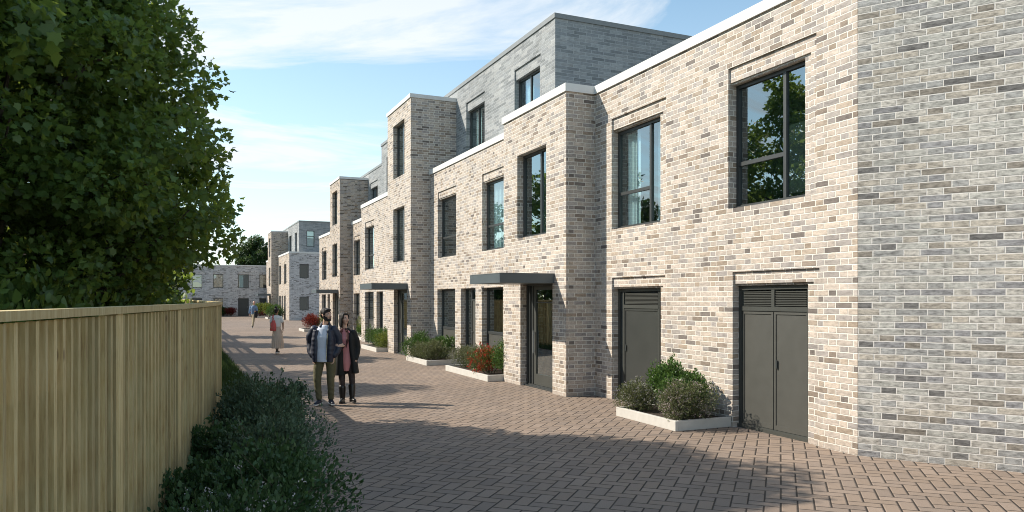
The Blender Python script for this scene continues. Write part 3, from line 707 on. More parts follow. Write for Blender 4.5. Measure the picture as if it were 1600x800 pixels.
PENDING = []
class Blob:
    """overlapping tapered volumes, fused by a voxel remesh into one continuous surface"""
    def __init__(s): s.bm = bmesh.new()
    def ell(s, c, r, rot=None):
        m = Matrix.Translation(Vector(c)) @ (rot.to_4x4() if rot else Matrix.Identity(4)) @ Matrix.Diagonal((*r, 1))
        N, K = 18, 10; nv = s.bm.verts.new; rings = []
        for j in range(1, K):
            t = math.pi * j / K; rings.append([nv(m @ Vector((math.sin(t) * math.cos(2 * math.pi * i / N), math.sin(t) * math.sin(2 * math.pi * i / N), math.cos(t)))) for i in range(N)])
        top = nv(m @ Vector((0, 0, 1))); bot = nv(m @ Vector((0, 0, -1))); F = s.bm.faces.new
        for a_, b_ in zip(rings, rings[1:]):
            for i in range(N): F((a_[i], b_[i], b_[(i + 1) % N], a_[(i + 1) % N]))
        for i in range(N): F((top, rings[0][i], rings[0][(i + 1) % N])); F((bot, rings[-1][(i + 1) % N], rings[-1][i]))
        return s
    def seg(s, a, b, ra, rb, flat=1.0, fdir=None):
        a = Vector(a); b = Vector(b); d = b - a; L = d.length
        if L < 1e-6: return s
        z = d.normalized(); x = (Vector(fdir) if fdir else Vector((1, 0, 0))); x = (x - z * x.dot(z))
        x = x.normalized() if x.length > .01 else z.orthogonal().normalized(); y = z.cross(x)
        rings = []; N = 16
        for t, r in ((0, ra), (.25, ra + (rb - ra) * .25), (.5, (ra + rb) / 2), (.75, ra + (rb - ra) * .75), (1, rb)):
            p = a + d * t; rings.append([s.bm.verts.new(p + x * math.cos(2 * math.pi * k / N) * r + y * math.sin(2 * math.pi * k / N) * r * flat) for k in range(N)])
        for q0, q1 in zip(rings, rings[1:]):
            for k in range(N): s.bm.faces.new((q0[k], q0[(k + 1) % N], q1[(k + 1) % N], q1[k]))
        s.bm.faces.new(rings[0][::-1]); s.bm.faces.new(rings[-1]); 
        rot = Matrix((x, y, z)).transposed()
        s.ell(a, (ra, ra * flat, ra * .9), rot); s.ell(b, (rb, rb * flat, rb * .9), rot); return s
    def limb(s, pts, rad, flat=1.0, fdir=None):
        for i in range(len(pts) - 1): s.seg(pts[i], pts[i + 1], rad[i], rad[i + 1], flat, fdir)
        return s
    def loft(s, secs):
        """horizontal elliptical sections (x, y, z, rx, ry)"""
        N = 28; rings = []
        for (x, y, z, rx, ry) in secs: rings.append([s.bm.verts.new((x + rx * math.cos(2 * math.pi * k / N), y + ry * math.sin(2 * math.pi * k / N), z)) for k in range(N)])
        for q0, q1 in zip(rings, rings[1:]):
            for k in range(N): s.bm.faces.new((q0[k], q0[(k + 1) % N], q1[(k + 1) % N], q1[k]))
        s.bm.faces.new(rings[0][::-1]); s.bm.faces.new(rings[-1]); return s
    def build(s, name, mat, parent, vox=.012, smooth=3, deform=None):
        me = bpy.data.meshes.new('tmp'); bmesh.ops.recalc_face_normals(s.bm, faces=s.bm.faces); s.bm.to_mesh(me); s.bm.free()
        o = bpy.data.objects.new('tmp', me)
        rm = o.modifiers.new('r', 'REMESH'); rm.mode = 'VOXEL'; rm.voxel_size = vox; rm.use_smooth_shade = True
        if smooth: sm = o.modifiers.new('s', 'SMOOTH'); sm.factor = .5; sm.iterations = smooth
        r = bpy.data.objects.new(name, bpy.data.meshes.new(name)); COL.objects.link(r); r.parent = parent
        PENDING.append((o, r, mat, deform)); return r
def finish_blobs():
    for o, *_ in PENDING: COL.objects.link(o)
    dg = bpy.context.evaluated_depsgraph_get()
    for o, r, mat, deform in PENDING:
        nm = bpy.data.meshes.new_from_object(o.evaluated_get(dg)); nm.name = r.name; nm.materials.clear(); nm.materials.append(mat)
        if deform:
            for v in nm.vertices: v.co = deform(v.co.copy())
        nm.polygons.foreach_set('use_smooth', [True] * len(nm.polygons)); nm.update()
        r.data = nm
    for o, *_ in PENDING: bpy.data.objects.remove(o)
def rotz(a): return Matrix.Rotation(a, 3, 'Z')
def head(b, c, yaw, tilt=0.0, k=1.0, female=False):
    """head of one body blob; faces -y turned by yaw; returns a mapper from head space to body space"""
    Rm = rotz(yaw) @ Matrix.Rotation(tilt, 3, 'X'); C = Vector(c)
    T = lambda p: C + Rm @ (Vector(p) * k)
    e = lambda p, r: b.ell(T(p), tuple(x * k for x in r), Rm)
    e((0, .018, .030), (.076, .094, .088))                       # skull
    e((0, -.030, -.015), (.060, .062, .080))                     # face
    e((0, -.045, -.078), (.036 if female else .044, .040, .034)) # jaw and chin
    e((0, -.096, -.010), (.011, .016, .026)); e((0, -.106, -.024), (.013, .014, .011))   # nose
    e((0, -.082, .026), (.050, .012, .010))                      # brow
    for sx in (-1, 1):
        e((.079 * sx, .008, -.004), (.010, .020, .032)); e((.034 * sx, -.070, -.022), (.020, .020, .020))
    e((0, -.088, -.052), (.021, .010, .010))                     # mouth
    return T, Rm
def face_bits(root, T, Rm, k=1.0, lips='lips'):
    for nm, mt, ps, r in (('eye', 'eye_white', ((-.029, -.0805, .006), (.029, -.0805, .006)), .0088), ('iris', 'hair', ((-.029, -.0865, .006), (.029, -.0865, .006)), .0048)):
        for p in ps: bb = Blob(); bb.ell(T(p), (r * k,) * 3, Rm); bb.build(nm, M[mt], root, .003, 0)
    for sx in (-1, 1): bb = Blob(); bb.ell(T((.031 * sx, -.088, .026)), (.018 * k, .006, .004), Rm); bb.build('eyebrow', M['hair'], root, .0025, 0)
    bb = Blob(); bb.ell(T((0, -.096, -.052)), (.019 * k, .005, .005), Rm); bb.build('mouth', M[lips], root, .0025, 0)
def hand(b, wrist, d, palm_n, k=1.0, curl=.5, side=1):
    """palm with four bent fingers of different lengths and a thumb from its side"""
    w = Vector(wrist); d = Vector(d).normalized(); n = Vector(palm_n); n = (n - d * n.dot(d)).normalized(); s_ = d.cross(n) * side
    pc = w + d * .045 * k
    for t in (-.024, -.008, .008, .024): b.seg(w + d * .005 + s_ * t * .6 * k, w + d * .085 * k + s_ * t * k, .013 * k, .011 * k)
    for t, L in ((-.030, .072), (-.010, .082), (.010, .078), (.030, .060)):
        p0 = w + d * .085 * k + s_ * t * k; d1 = (d + n * curl * .5).normalized(); p1 = p0 + d1 * L * .45 * k
        d2 = (d + n * curl * 1.6).normalized(); p2 = p1 + d2 * L * .32 * k; d3 = (d * .6 + n * curl * 2.2).normalized(); p3 = p2 + d3 * L * .25 * k
        b.limb([p0, p1, p2, p3], [.0095 * k, .009 * k, .008 * k, .0065 * k])
    t0 = w + d * .02 * k + s_ * -.026 * k; t1 = t0 + (d * .6 - s_ * .7 + n * .3).normalized() * .04 * k; t2 = t1 + (d * .9 - s_ * .2 + n * .5).normalized() * .032 * k
    b.limb([t0, t1, t2], [.013 * k, .011 * k, .008 * k])
def body_core(b, hip, chest, neck, hd, shs, arms, legs, k=1.0):
    b.limb([hip, chest], [.13 * k, .14 * k], .75); b.limb([chest, neck], [.12 * k, .055 * k], .8); b.limb([neck, hd], [.050 * k, .046 * k])
    for sh, a in zip(shs, arms): b.limb([chest, sh], [.08 * k, .055 * k]); b.limb([sh, *a], [.050 * k, .040 * k, .028 * k][:len(a) + 1])
    for l in legs: b.limb([l[0], l[1], l[2]], [.085 * k, .055 * k, .038 * k])
def shoe(root, ank, d, mat, name='shoe', L=.27, sole='sole', k=1.0):
    """d: unit vector of the toe in plan"""
    d = Vector((d[0], d[1], 0)).normalized(); a = Vector(ank); g_ = a.z - .085
    b = Blob(); p = Vector((a.x, a.y, 0))
    hz = g_ + .038
    b.limb([p - d * .055 * k + Vector((0, 0, hz + .012)), p + d * .07 * k + Vector((0, 0, hz + .010)), p + d * (L - .105) * k + Vector((0, 0, hz - .006))], [.040 * k, .042 * k, .036 * k], .85)
    b.seg(p + Vector((0, 0, hz + .02)), a + Vector((0, 0, .02)), .043 * k, .042 * k)
    o = b.build(name, M[mat], root, .008, 2, deform=lambda v: Vector((v.x, v.y, max(v.z, g_ + .018))))
    b = Blob(); b.limb([p - d * .06 * k + Vector((0, 0, g_ + .013)), p + d * .07 * k + Vector((0, 0, g_ + .013)), p + d * (L - .10) * k + Vector((0, 0, g_ + .013))], [.043 * k, .043 * k, .038 * k], 1.0)
    b.build('sole', M[sole], o, .007, 1, deform=lambda v: Vector((v.x, v.y, min(max(v.z, g_ + .002), g_ + .024))))

# --- the man in the navy jacket
pm = empty('person', (-3.40, 13.86, 0)); tag(pm, 'bearded man in open navy padded jacket, pale blue tee and olive trousers, hands in pockets', 'person', 'people walking in the street')
b = Blob(); hc = (-.005, -.01, 1.655); T, Rm = head(b, hc, R(62))
hl, hr = (-.115, 0, .90), (.06, 0, .90); kl, kr = (-.165, -.04, .49), (.075, -.02, .49); al, ar = (-.135, -.02, .10), (.07, .03, .10)
eL, eR = (-.315, .06, 1.13), (.215, .04, 1.11); wL, wR = (-.245, -.05, .91), (.145, -.06, .91)
body_core(b, (-.03, 0, .95), (-.06, 0, 1.28), (-.03, .01, 1.47), hc, ((-.23, .01, 1.40), (.13, .01, 1.40)), ((eL, wL), (eR, wR)), ((hl, kl, al), (hr, kr, ar)))
hand(b, wL, (.35, 0, -1), (0, -1, 0), 1, .4); hand(b, wR, (-.3, 0, -1), (0, -1, 0), 1, .4, -1)
b.build('body', M['skin'], pm, .0075, 2); face_bits(pm, T, Rm)
b = Blob(); e = lambda p, r: b.ell(T(p), r, Rm)
e((0, .026, .056), (.084, .100, .076)); e((0, -.046, .092), (.064, .046, .028)); e((0, .070, .00), (.074, .046, .06))
for sx in (-1, 1): e((.074 * sx, -.004, .035), (.016, .036, .045))
b.build('hair', M['hair'], pm, .0055, 1)
b = Blob(); e((0, -.058, -.090), (.047, .047, .030))
for sx in (-1, 1): e((.050 * sx, -.030, -.070), (.021, .046, .037)); e((.063 * sx, -.006, -.042), (.014, .026, .036)); e((.014 * sx, -.099, -.040), (.015, .007, .006))
b.build('beard', M['hair'], pm, .005, 1)
b = Blob(); b.loft([(-.06, -.012, .80, .155, .135), (-.065, -.015, .92, .152, .132), (-.07, -.01, 1.05, .155, .122), (-.06, -.01, 1.25, .17, .13), (-.04, 0, 1.40, .14, .10), (-.02, 0, 1.47, .07, .065)])
b.build('tshirt', M['tshirt'], pm, .010, 3)
# trousers
b = Blob(); b.loft([(-.03, .005, .78, .175, .125), (-.03, .005, .90, .172, .125), (-.04, .005, .96, .16, .115)])
b.limb([hl, (-.15, -.02, .68), kl, (-.155, -.02, .30), (al[0], al[1], .13)], [.098, .090, .072, .062, .054], 1.0)
b.limb([hr, (.085, -.01, .68), kr, (.078, .0, .30), (ar[0], ar[1], .13)], [.098, .090, .072, .062, .054], 1.0)
b.build('trousers', M['olive_cloth'], pm, .010, 2, deform=lambda v: v + Vector((0, 0, 0)) + Vector((math.sin(v.z * 75 + v.x * 40 + v.y * 30), math.cos(v.z * 58 + v.x * 33), 0)) * (.001 + .003 * max(0, 1 - abs(v.z - .22) / .18)))
# jacket: two open fronts, back, collar and padded sleeves
def quilt(v): 
    a = math.sin(v.z * 2 * math.pi / .085); return Vector((v.x * (1 + .004 * a), v.y * (1 + .012 * a), v.z))
b = Blob()
b.loft([(-.06, .06, .83, .190, .10), (-.06, .055, .95, .195, .115), (-.055, .05, 1.20, .205, .12), (-.05, .04, 1.38, .18, .10), (-.03, .04, 1.48, .10, .075)])
for sx, cx in ((-1, -.190), (1, .078)):
    b.loft([(cx - .01 * sx, -.045, .80, .065, .095), (cx, -.05, .95, .075, .105), (cx, -.04, 1.2, .082, .105), (cx - .02 * sx, -.02, 1.38, .07, .09)])
b.limb([(-.10, -.055, 1.44), (-.085, .04, 1.50), (.035, .04, 1.50), (.055, -.055, 1.44), (.06, -.10, 1.33)], [.026, .028, .028, .026, .02])
b.limb([(-.23, .01, 1.39), (-.31, .03, 1.26), eL, (-.30, .0, 1.0), (wL[0] - .005, wL[1], wL[2] + .01)], [.080, .076, .070, .064, .056])
b.limb([(.12, .01, 1.39), (.20, .03, 1.26), eR, (.20, -.01, 1.0), (wR[0] + .01, wR[1], wR[2] + .01)], [.080, .076, .070, .064, .056])
b.build('jacket', M['navy'], pm, .010, 1, deform=quilt)
b = Blob(); b.seg((.028, -.155, .84), (.045, -.135, 1.32), .006, .006); b.build('zip', M['metal_bright'], pm, .004, 0)
shoe(pm, al, (-.12, -1), 'navy'); shoe(pm, ar, (.42, -.9), 'navy')

# --- the woman in the black coat
pw = empty('person', (-3.115, 14.20, 0)); tag(pw, 'dark-haired woman in a long black coat, pink dress and black boots beside the bearded man', 'person', 'people walking in the street')
b = Blob(); hc = (-.035, -.01, 1.575); T, Rm = head(b, hc, R(48), 0, .94, True)
hl, hr = (-.10, 0, .84), (.06, 0, .84); kl, kr = (-.075, -.03, .45), (.105, .0, .47); al, ar = (-.065, -.03, .10), (.12, -.05, .125)
eL, eR = (-.12, -.06, 1.05), (.205, .04, 1.03); wL, wR = (.02, -.33, 1.09), (.195, -.05, .82)
body_core(b, (-.02, 0, .90), (-.02, 0, 1.20), (-.03, .01, 1.39), hc, ((-.17, .01, 1.31), (.125, .01, 1.31)), ((eL, wL), (eR, wR)), ((hl, kl, al), (hr, kr, ar)), .86)
hand(b, wL, (-.85, -.42, .12), (-.3, .8, -.3), .95, .5); hand(b, wR, (.0, -.1, -1), (-1, 0, 0), .95, .35)
b.build('body', M['skin'], pw, .007, 2); face_bits(pw, T, Rm, .94)
b = Blob(); e = lambda p, r: b.ell(T(p), tuple(x * .94 for x in r), Rm)
e((0, .034, .052), (.088, .096, .080)); e((0, -.030, .092), (.066, .046, .022)); e((0, .070, -.05), (.086, .056, .13))
for sx in (-1, 1): e((.076 * sx, .022, -.055), (.020, .054, .115)); e((.066 * sx, -.038, .040), (.018, .030, .050))
b.build('hair', M['hair'], pw, .0055, 1)
b = Blob()
for sx in (-1, 1): e((.032 * sx, -.058, .122), (.026, .014, .015))
e((0, -.066, .122), (.012, .006, .006)); b.build('sunglasses', M['lens'], pw, .004, 0)
b = Blob(); e((-.084, .0, -.05), (.006, .006, .018)); b.build('earring', M['eye_white'], pw, .003, 0)
b = Blob(); b.loft([(.01, -.03, .60, .06, .075), (.01, -.03, .75, .10, .09), (0, -.01, .95, .13, .10), (-.02, -.02, 1.2, .135, .115), (-.02, 0, 1.33, .10, .07), (-.03, 0, 1.38, .055, .05)])
b.build('dress', M['pink_cloth'], pw, .010, 2)
b = Blob(); b.limb([hl, kl, (-.07, -.03, .30)], [.082, .060, .052]); b.limb([hr, kr, (.12, -.03, .30)], [.082, .060, .052]); b.build('tights', M['tights'], pw, .009, 2)
for (kn, an, dr) in ((kl, al, (-.05, -1)), (kr, ar, (.55, -.85))):
    g_ = an[2] - .10; A = Vector(an); top = A.lerp(Vector(kn), .55); d = Vector((*dr, 0)).normalized()
    b = Blob(); b.limb([top, A.lerp(top, .55), A + Vector((0, 0, .0))], [.068, .062, .050]); b.limb([A + Vector((0, 0, -.050)) - d * .035, A + Vector((0, 0, -.056)) + d * .06, A + Vector((0, 0, -.062)) + d * .13], [.044, .042, .034], .85)
    b.seg(A, A + Vector((0, 0, -.05)), .048, .042)
    bo = b.build('boot', M['leather'], pw, .008, 1, deform=lambda v, g_=g_: Vector((v.x, v.y, max(v.z, g_ + .012))))
    b = Blob(); b.limb([A + Vector((0, 0, -.088)) - d * .035, A + Vector((0, 0, -.088)) + d * .06, A + Vector((0, 0, -.088)) + d * .13], [.044, .042, .035]); b.build('sole', M['hair'], bo, .007, 1, deform=lambda v, g_=g_: Vector((v.x, v.y, min(max(v.z, g_ + .001), g_ + .02))))
b = Blob()
b.loft([(0.0, .07, .54, .20, .08), (0, .065, .75, .185, .10), (-.01, .055, .98, .165, .11), (-.02, .05, 1.2, .175, .11), (-.02, .04, 1.31, .15, .09), (-.03, .04, 1.40, .075, .06)])
b.loft([(-.115, -.03, .52, .105, .11), (-.105, -.04, .75, .095, .11), (-.10, -.045, 1.0, .080, .10), (-.10, -.035, 1.2, .075, .10), (-.095, -.015, 1.31, .055, .07)])
b.loft([(.175, -.01, .56, .065, .12), (.155, -.02, .75, .060, .12), (.115, -.03, 1.0, .052, .105), (.095, -.03, 1.2, .06, .10), (.08, -.01, 1.31, .05, .07)])
b.limb([(-.17, .01, 1.31), (-.16, -.01, 1.18), eL, (-.05, -.2, 1.06), (wL[0] - .01, wL[1] + .02, wL[2])], [.066, .060, .054, .046, .040])
b.limb([(.125, .01, 1.31), (.18, .03, 1.18), eR, (.205, 0, .93), (wR[0], wR[1], wR[2] + .02)], [.066, .062, .058, .052, .046])
b.build('coat', M['black_cloth'], pw, .010, 2)
b = Blob(); b.limb([(-.095, -.10, 1.30), (-.085, -.145, 1.18), (-.055, -.16, 1.02)], [.040, .045, .022], .5); b.limb([(.045, -.09, 1.32), (.055, -.14, 1.2), (.03, -.15, 1.05)], [.024, .026, .012], .5)
b.limb([(-.09, -.08, 1.34), (-.05, .05, 1.40), (.03, -.08, 1.35)], [.03, .035, .026])
b.build('lapel', M['scarf'], pw, .008, 1)

# --- woman walking away
pa = empty('person', (-8.30, 26.75, 0)); tag(pa, 'woman seen from behind in a white top and long pleated beige skirt', 'person', 'people walking in the street')
b = Blob(); hc = (-.04, 0, 1.515); T, Rm = head(b, hc, R(178), 0, .92, True)
eL, eR = (-.235, -.02, 1.10), (.185, .0, 1.12); wL, wR = (-.21, -.14, 1.0), (.20, -.03, .90)
body_core(b, (-.02, 0, .9), (-.03, 0, 1.2), (-.04, 0, 1.37), hc, ((-.18, 0, 1.30), (.11, 0, 1.30)), ((eL, wL), (eR, wR)), (((-.09, 0, .85), (-.06, -.02, .45), (-.05, .06, .10)), ((.05, 0, .85), (.05, -.05, .47), (.03, -.14, .12))), .85)
hand(b, wL, (.3, -.3, -.6), (0, 0, 1), .92, .6); hand(b, wR, (0, -.05, -1), (-1, 0, 0), .92, .3)
b.build('body', M['skin_brown'], pa, .009, 2); face_bits(pa, T, Rm, .92)
b = Blob(); e = lambda p, r: b.ell(T(p), tuple(x * .92 for x in r), Rm)
e((0, .030, .050), (.086, .094, .078)); e((0, .06, .150), (.046, .046, .040)); e((0, .07, -.02), (.07, .045, .06)); b.build('hair', M['hair'], pa, .009, 2)
b = Blob(); b.loft([(-.03, 0, .96, .155, .105), (-.03, 0, 1.1, .16, .11), (-.03, 0, 1.28, .17, .10), (-.04, 0, 1.345, .12, .075), (-.04, 0, 1.37, .06, .05)])
b.limb([(-.18, 0, 1.29), (-.225, -.01, 1.15)], [.062, .064]); b.limb([(.11, 0, 1.29), (.165, 0, 1.15)], [.062, .064]); b.build('blouse', M['white_cloth'], pa, .011, 2)
b = Blob(); b.loft([(.0, -.02, .20, .20, .17), (0, -.01, .45, .20, .16), (-.01, 0, .75, .17, .13), (-.03, 0, .98, .13, .10)])
def pleat(v):
    a = math.atan2(v.y, v.x + .01); r = 1 + .06 * math.sin(a * 17) * min(1, (1.0 - v.z) * 1.6); return Vector(((v.x + .01) * r - .01, v.y * r, v.z))
b.build('skirt', M['beige_cloth'], pa, .010, 1, deform=pleat)
shoe(pa, (-.05, .06, .10), (0, 1), 'leather', L=.24, k=.9); shoe(pa, (.03, -.14, .13), (.2, 1), 'leather', L=.24, k=.9)
# her bag is carried, a thing of its own
bg_ = empty('shoulder_bag', (-8.30, 26.75, 0)); tag(bg_, 'red slouchy shoulder bag hanging at the side of the woman walking away', 'bag')
b = Blob(); b.loft([(-.125, -.13, .82, .095, .05), (-.125, -.13, .87, .112, .06), (-.12, -.12, 1.02, .105, .05), (-.115, -.115, 1.14, .07, .025), (-.11, -.11, 1.19, .05, .015)]); b.build('bag_body', M['red_bag'], bg_, .010, 3)
b = Blob(); b.limb([(-.16, -.11, 1.14), (-.165, -.10, 1.28), (-.155, .0, 1.385), (-.15, .08, 1.30)], [.011] * 4); b.limb([(-.07, -.11, 1.14), (-.13, -.10, 1.29), (-.14, .0, 1.39)], [.010] * 3); b.build('strap', M['red_bag'], bg_, .006, 1)

# --- man in the blue shirt far off
pf = empty('person', (-17.5, 51.0, 0)); tag(pf, 'fair-haired man in a blue shirt and khaki trousers striding towards the camera in the distance', 'person', 'people walking in the street')
b = Blob(); hc = (.09, -.04, 1.68); T, Rm = head(b, hc, R(10), 0, 1.0)
eL, eR = (-.24, .10, 1.20), (.30, -.02, 1.18); wL, wR = (-.25, .02, .93), (.26, -.20, 1.10)
LA = ((-.05, .05, .95), (-.02, .10, .53), (-.13, .42, .25)); LB = ((.09, 0, .95), (.11, -.18, .52), (.09, -.32, .11))
body_core(b, (.03, .02, .98), (.03, 0, 1.32), (.07, -.02, 1.52), hc, ((-.15, .03, 1.44), (.23, -.03, 1.44)), ((eL, wL), (eR, wR)), (LA, LB))
hand(b, wL, (0, -.1, -1), (1, 0, 0), 1, .4); hand(b, wR, (-.2, -.6, 0), (0, 0, 1), 1, .6); b.build('body', M['skin_pale'], pf, .010, 2); face_bits(pf, T, Rm)
b = Blob(); e = lambda p, r: b.ell(T(p), r, Rm); e((0, .035, .06), (.08, .09, .06)); b.build('hair', M['hair_fair'], pf, .009, 2)
b = Blob(); b.loft([(.03, .02, .90, .17, .12), (.03, .01, 1.1, .165, .12), (.04, 0, 1.32, .19, .13), (.05, -.01, 1.44, .16, .10), (.07, -.01, 1.52, .07, .06)])
b.limb([(-.14, .03, 1.43), eL, (wL[0], wL[1], wL[2] + .05)], [.078, .062, .045]); b.limb([(.22, -.02, 1.43), eR, (wR[0], wR[1] + .06, wR[2])], [.078, .062, .045]); b.build('shirt', M['blue_shirt'], pf, .012, 2)
b = Blob(); b.loft([(.02, .02, .82, .165, .12), (.03, .02, .95, .16, .12)]); b.limb([LA[0], LA[1], (-.12, .38, .30)], [.10, .08, .062]); b.limb([LB[0], LB[1], (.09, -.30, .14)], [.10, .08, .064]); b.build('trousers', M['khaki'], pf, .011, 2)
shoe(pf, (-.13, .42, .27), (-.1, -1), 'leather', sole='white_cloth'); shoe(pf, (.09, -.33, .10), (.15, -1), 'leather', sole='white_cloth')
jk = empty('folded_jacket', (-17.5, 51.0, 0)); tag(jk, 'black jacket draped over the forearm of the man in the blue shirt', 'jacket')
b = Blob(); b.loft([(.25, -.20, .68, .10, .06), (.26, -.19, .85, .135, .07), (.26, -.17, 1.05, .12, .085), (.27, -.15, 1.17, .09, .08)]); b.build('cloth', M['black_cloth'], jk, .012, 2)

finish_blobs()
# ------------------------------------------------------------------ leaves
MAPLE = np.array([(0, 0), (.12, .16), (.12, .40), (.36, .36), (.62, .48), (.66, .24), (1.0, 0), (.66, -.24), (.62, -.48), (.36, -.36), (.12, -.40), (.12, -.16)])
OVAL = np.array([(0, 0), (.30, .26), (.70, .24), (1, 0), (.70, -.24), (.30, -.26)])
SLIM = np.array([(0, 0), (.40, .13), (1, 0), (.40, -.13)])
def leaf_obj(name, P, Dr, size, shape, mat, parent, rng, droop=.25):
    """P centres, Dr unit vectors along each leaf; shape 2D outline"""
    n = len(P); Dr = Dr / np.linalg.norm(Dr, axis=1, keepdims=True)
    rnd = rng.normal(size=(n, 3)); rnd[:, 2] += 1.3
    W_ = np.cross(Dr, rnd); W_ /= np.linalg.norm(W_, axis=1, keepdims=True) + 1e-9
    Nn = np.cross(Dr, W_)
    k = len(shape); X = shape[:, 0][None, :, None]; Y = shape[:, 1][None, :, None]
    fold = (np.abs(shape[:, 1]) * .45 - droop * shape[:, 0] ** 2)[None, :, None]
    s_ = size[:, None, None]
    V = P[:, None, :] + s_ * (X * Dr[:, None, :] + Y * W_[:, None, :] + fold * Nn[:, None, :])
    me = bpy.data.meshes.new(name)
    me.vertices.add(n * k); me.vertices.foreach_set('co', V.reshape(-1).astype(np.float32))
    me.loops.add(n * k); me.loops.foreach_set('vertex_index', np.arange(n * k, dtype=np.int32))
    me.polygons.add(n); me.polygons.foreach_set('loop_start', np.arange(0, n * k, k, dtype=np.int32)); me.polygons.foreach_set('loop_total', np.full(n, k, dtype=np.int32))
    me.update(calc_edges=True); me.materials.append(mat)
    o = bpy.data.objects.new(name, me); COL.objects.link(o); o.parent = parent
    return o
def tree(name, label, x, y, h, prof, n_cl, per, leaf, mat, seed, trunk_r=.16, group=None, shape=MAPLE, crown_lo=1.5, clr=(.5, .85), squash=1.0, rz=0):
    """prof: list of (z, radius) of the crown outline"""
    rng = np.random.default_rng(seed); rnd = random.Random(seed)
    root = empty(name, (x, y, 0)); tag(root, label, 'tree', group)
    zs = [p[0] for p in prof]; rs = [p[1] for p in prof]
    tm = MB(); pts = []; rad = []
    for k in range(9):
        a = k / 8; pts.append((.12 * math.sin(a * 5 + seed), .12 * math.cos(a * 4 + seed) - .12, a * h * .86)); rad.append(trunk_r * (1 - a * .86) * (1.25 if k == 0 else 1))
    tm.tube(pts, rad, 10); tm.build('trunk', M['bark'], root, smooth=True)
    bm_ = MB(); cents = []
    vol = [rs[i] ** 2 for i in range(len(rs))]
    for c in range(n_cl):
        z = np.interp((c + rng.random()) / n_cl, np.cumsum([0] + [(vol[i] + vol[i + 1]) / 2 * (zs[i + 1] - zs[i]) for i in range(len(zs) - 1)]) / sum((vol[i] + vol[i + 1]) / 2 * (zs[i + 1] - zs[i]) for i in range(len(zs) - 1)), zs)
        rr = np.interp(z, zs, rs); cr_ = rng.uniform(*clr)
        a = rng.random() * 2 * math.pi; r = max(0, rr - cr_ * .8) * (rng.random() ** .38)
        cents.append((r * math.cos(a), r * math.sin(a), z, cr_))
    for i, (cx, cy, cz, r) in enumerate(cents):
        if i % 2 == 0:
            zb = max(crown_lo * .8, cz - math.hypot(cx, cy) * .55 - .4); zb = min(zb, h * .8)
            p0 = Vector((.1 * math.sin(zb), 0, zb)); p2 = Vector((cx, cy, cz)); p1 = (p0 + p2) / 2 + Vector((rnd.uniform(-.2, .2), rnd.uniform(-.2, .2), -.12))
            r0 = trunk_r * .30 * (1 - zb / h * .5)
            bm_.tube([p0, p0.lerp(p1, .5) + Vector((0, 0, -.03)), p1, p1.lerp(p2, .5), p2], [r0, r0 * .8, r0 * .6, r0 * .4, r0 * .15], 6)
            for t_ in range(3):
                q_ = p1.lerp(p2, rnd.uniform(.2, .9)); d_ = Vector((rnd.uniform(-1, 1), rnd.uniform(-1, 1), rnd.uniform(-.2, .8))) * r
                bm_.tube([q_, q_ + d_ * .5, q_ + d_], [r0 * .25, r0 * .15, r0 * .05], 5)
    bm_.build('limb', M['bark'], root, smooth=True)
    Pl = []; Dl = []
    for (cx, cy, cz, r) in cents:
        n = int(per * (r / .7) ** 2); d = rng.normal(size=(n, 3)); d /= np.linalg.norm(d, axis=1, keepdims=True)
        rad_ = r * (.45 + .6 * rng.random(n) ** .6)
        p = d * rad_[:, None] * np.array([1, 1, .62 * squash]) + np.array([cx, cy, cz])
        d2 = d * .6 + rng.normal(size=(n, 3)) * .5; d2[:, 2] -= .55
        Pl.append(p); Dl.append(d2)
    P = np.concatenate(Pl); D = np.concatenate(Dl)
    keep = P[:, 2] > crown_lo - .2; P = P[keep]; D = D[keep]
    leaf_obj('crown', P, D, leaf * rng.uniform(.65, 1.25, len(P)), shape, mat, root, rng)
    return root

# ------------------------------------------------------------------ fence
fr = empty('timber_fence', (FENCE[3][0], FENCE[3][1], 0)); tag(fr, 'tall curving timber slat fence with capping rail along the left side of the street', 'fence')
ox, oy = FENCE[3]; FT = 1.906
rndf = random.Random(5)
for i, ((xa, ya), (xb, yb)) in enumerate(zip(FENCE, FENCE[1:])):
    a = Vector((xa - ox, ya - oy, 0)); b_ = Vector((xb - ox, yb - oy, 0)); d = (b_ - a); L = d.length; d.normalize(); nn = Vector((d.y, -d.x, 0)); up = Vector((0, 0, 1))
    pm = MB(); pm.obox(a + up * (FT - .038) / 2, d, nn, up, .05, .05, (FT - .038) / 2)
    pm.build('post', M['timber'], fr, bevel=.004)
    cp = MB(); cp.obox((a + b_) / 2 + up * (FT - .019) + nn * .01, d, nn, up, L / 2 + .003 + .001 * (i % 2), .056, .019 + .0006 * (i % 2)); cp.build('capping_rail', M['timber'], fr)
    sm = MB(); bk = MB(); n = 17 if i < 9 else 12
    for k in range(n):
        t = (k + .75) / (n + .4) * L; ww = .016 * rndf.uniform(.85, 1.15)
        sm.obox(a + d * t + nn * (.030 + rndf.uniform(-.002, .002)) + up * (.93), d, nn, up, ww, .017, .93)
        if k < n - 1: bk.obox(a + d * (t + L / n * .5) - nn * .040 + up * (.925), d, nn, up, .026 * rndf.uniform(.8, 1.1), .010, .925)
    for zr in (.16, .50, .84, 1.18, 1.52, 1.80): sm.obox((a + b_) / 2 - nn * .008 + up * zr, d, nn, up, L / 2 - .052, .0205, .035)
    bk.build('backing_boards', M['timber_brown'], fr)
    sm.build('slat_panel', M['timber'], fr)

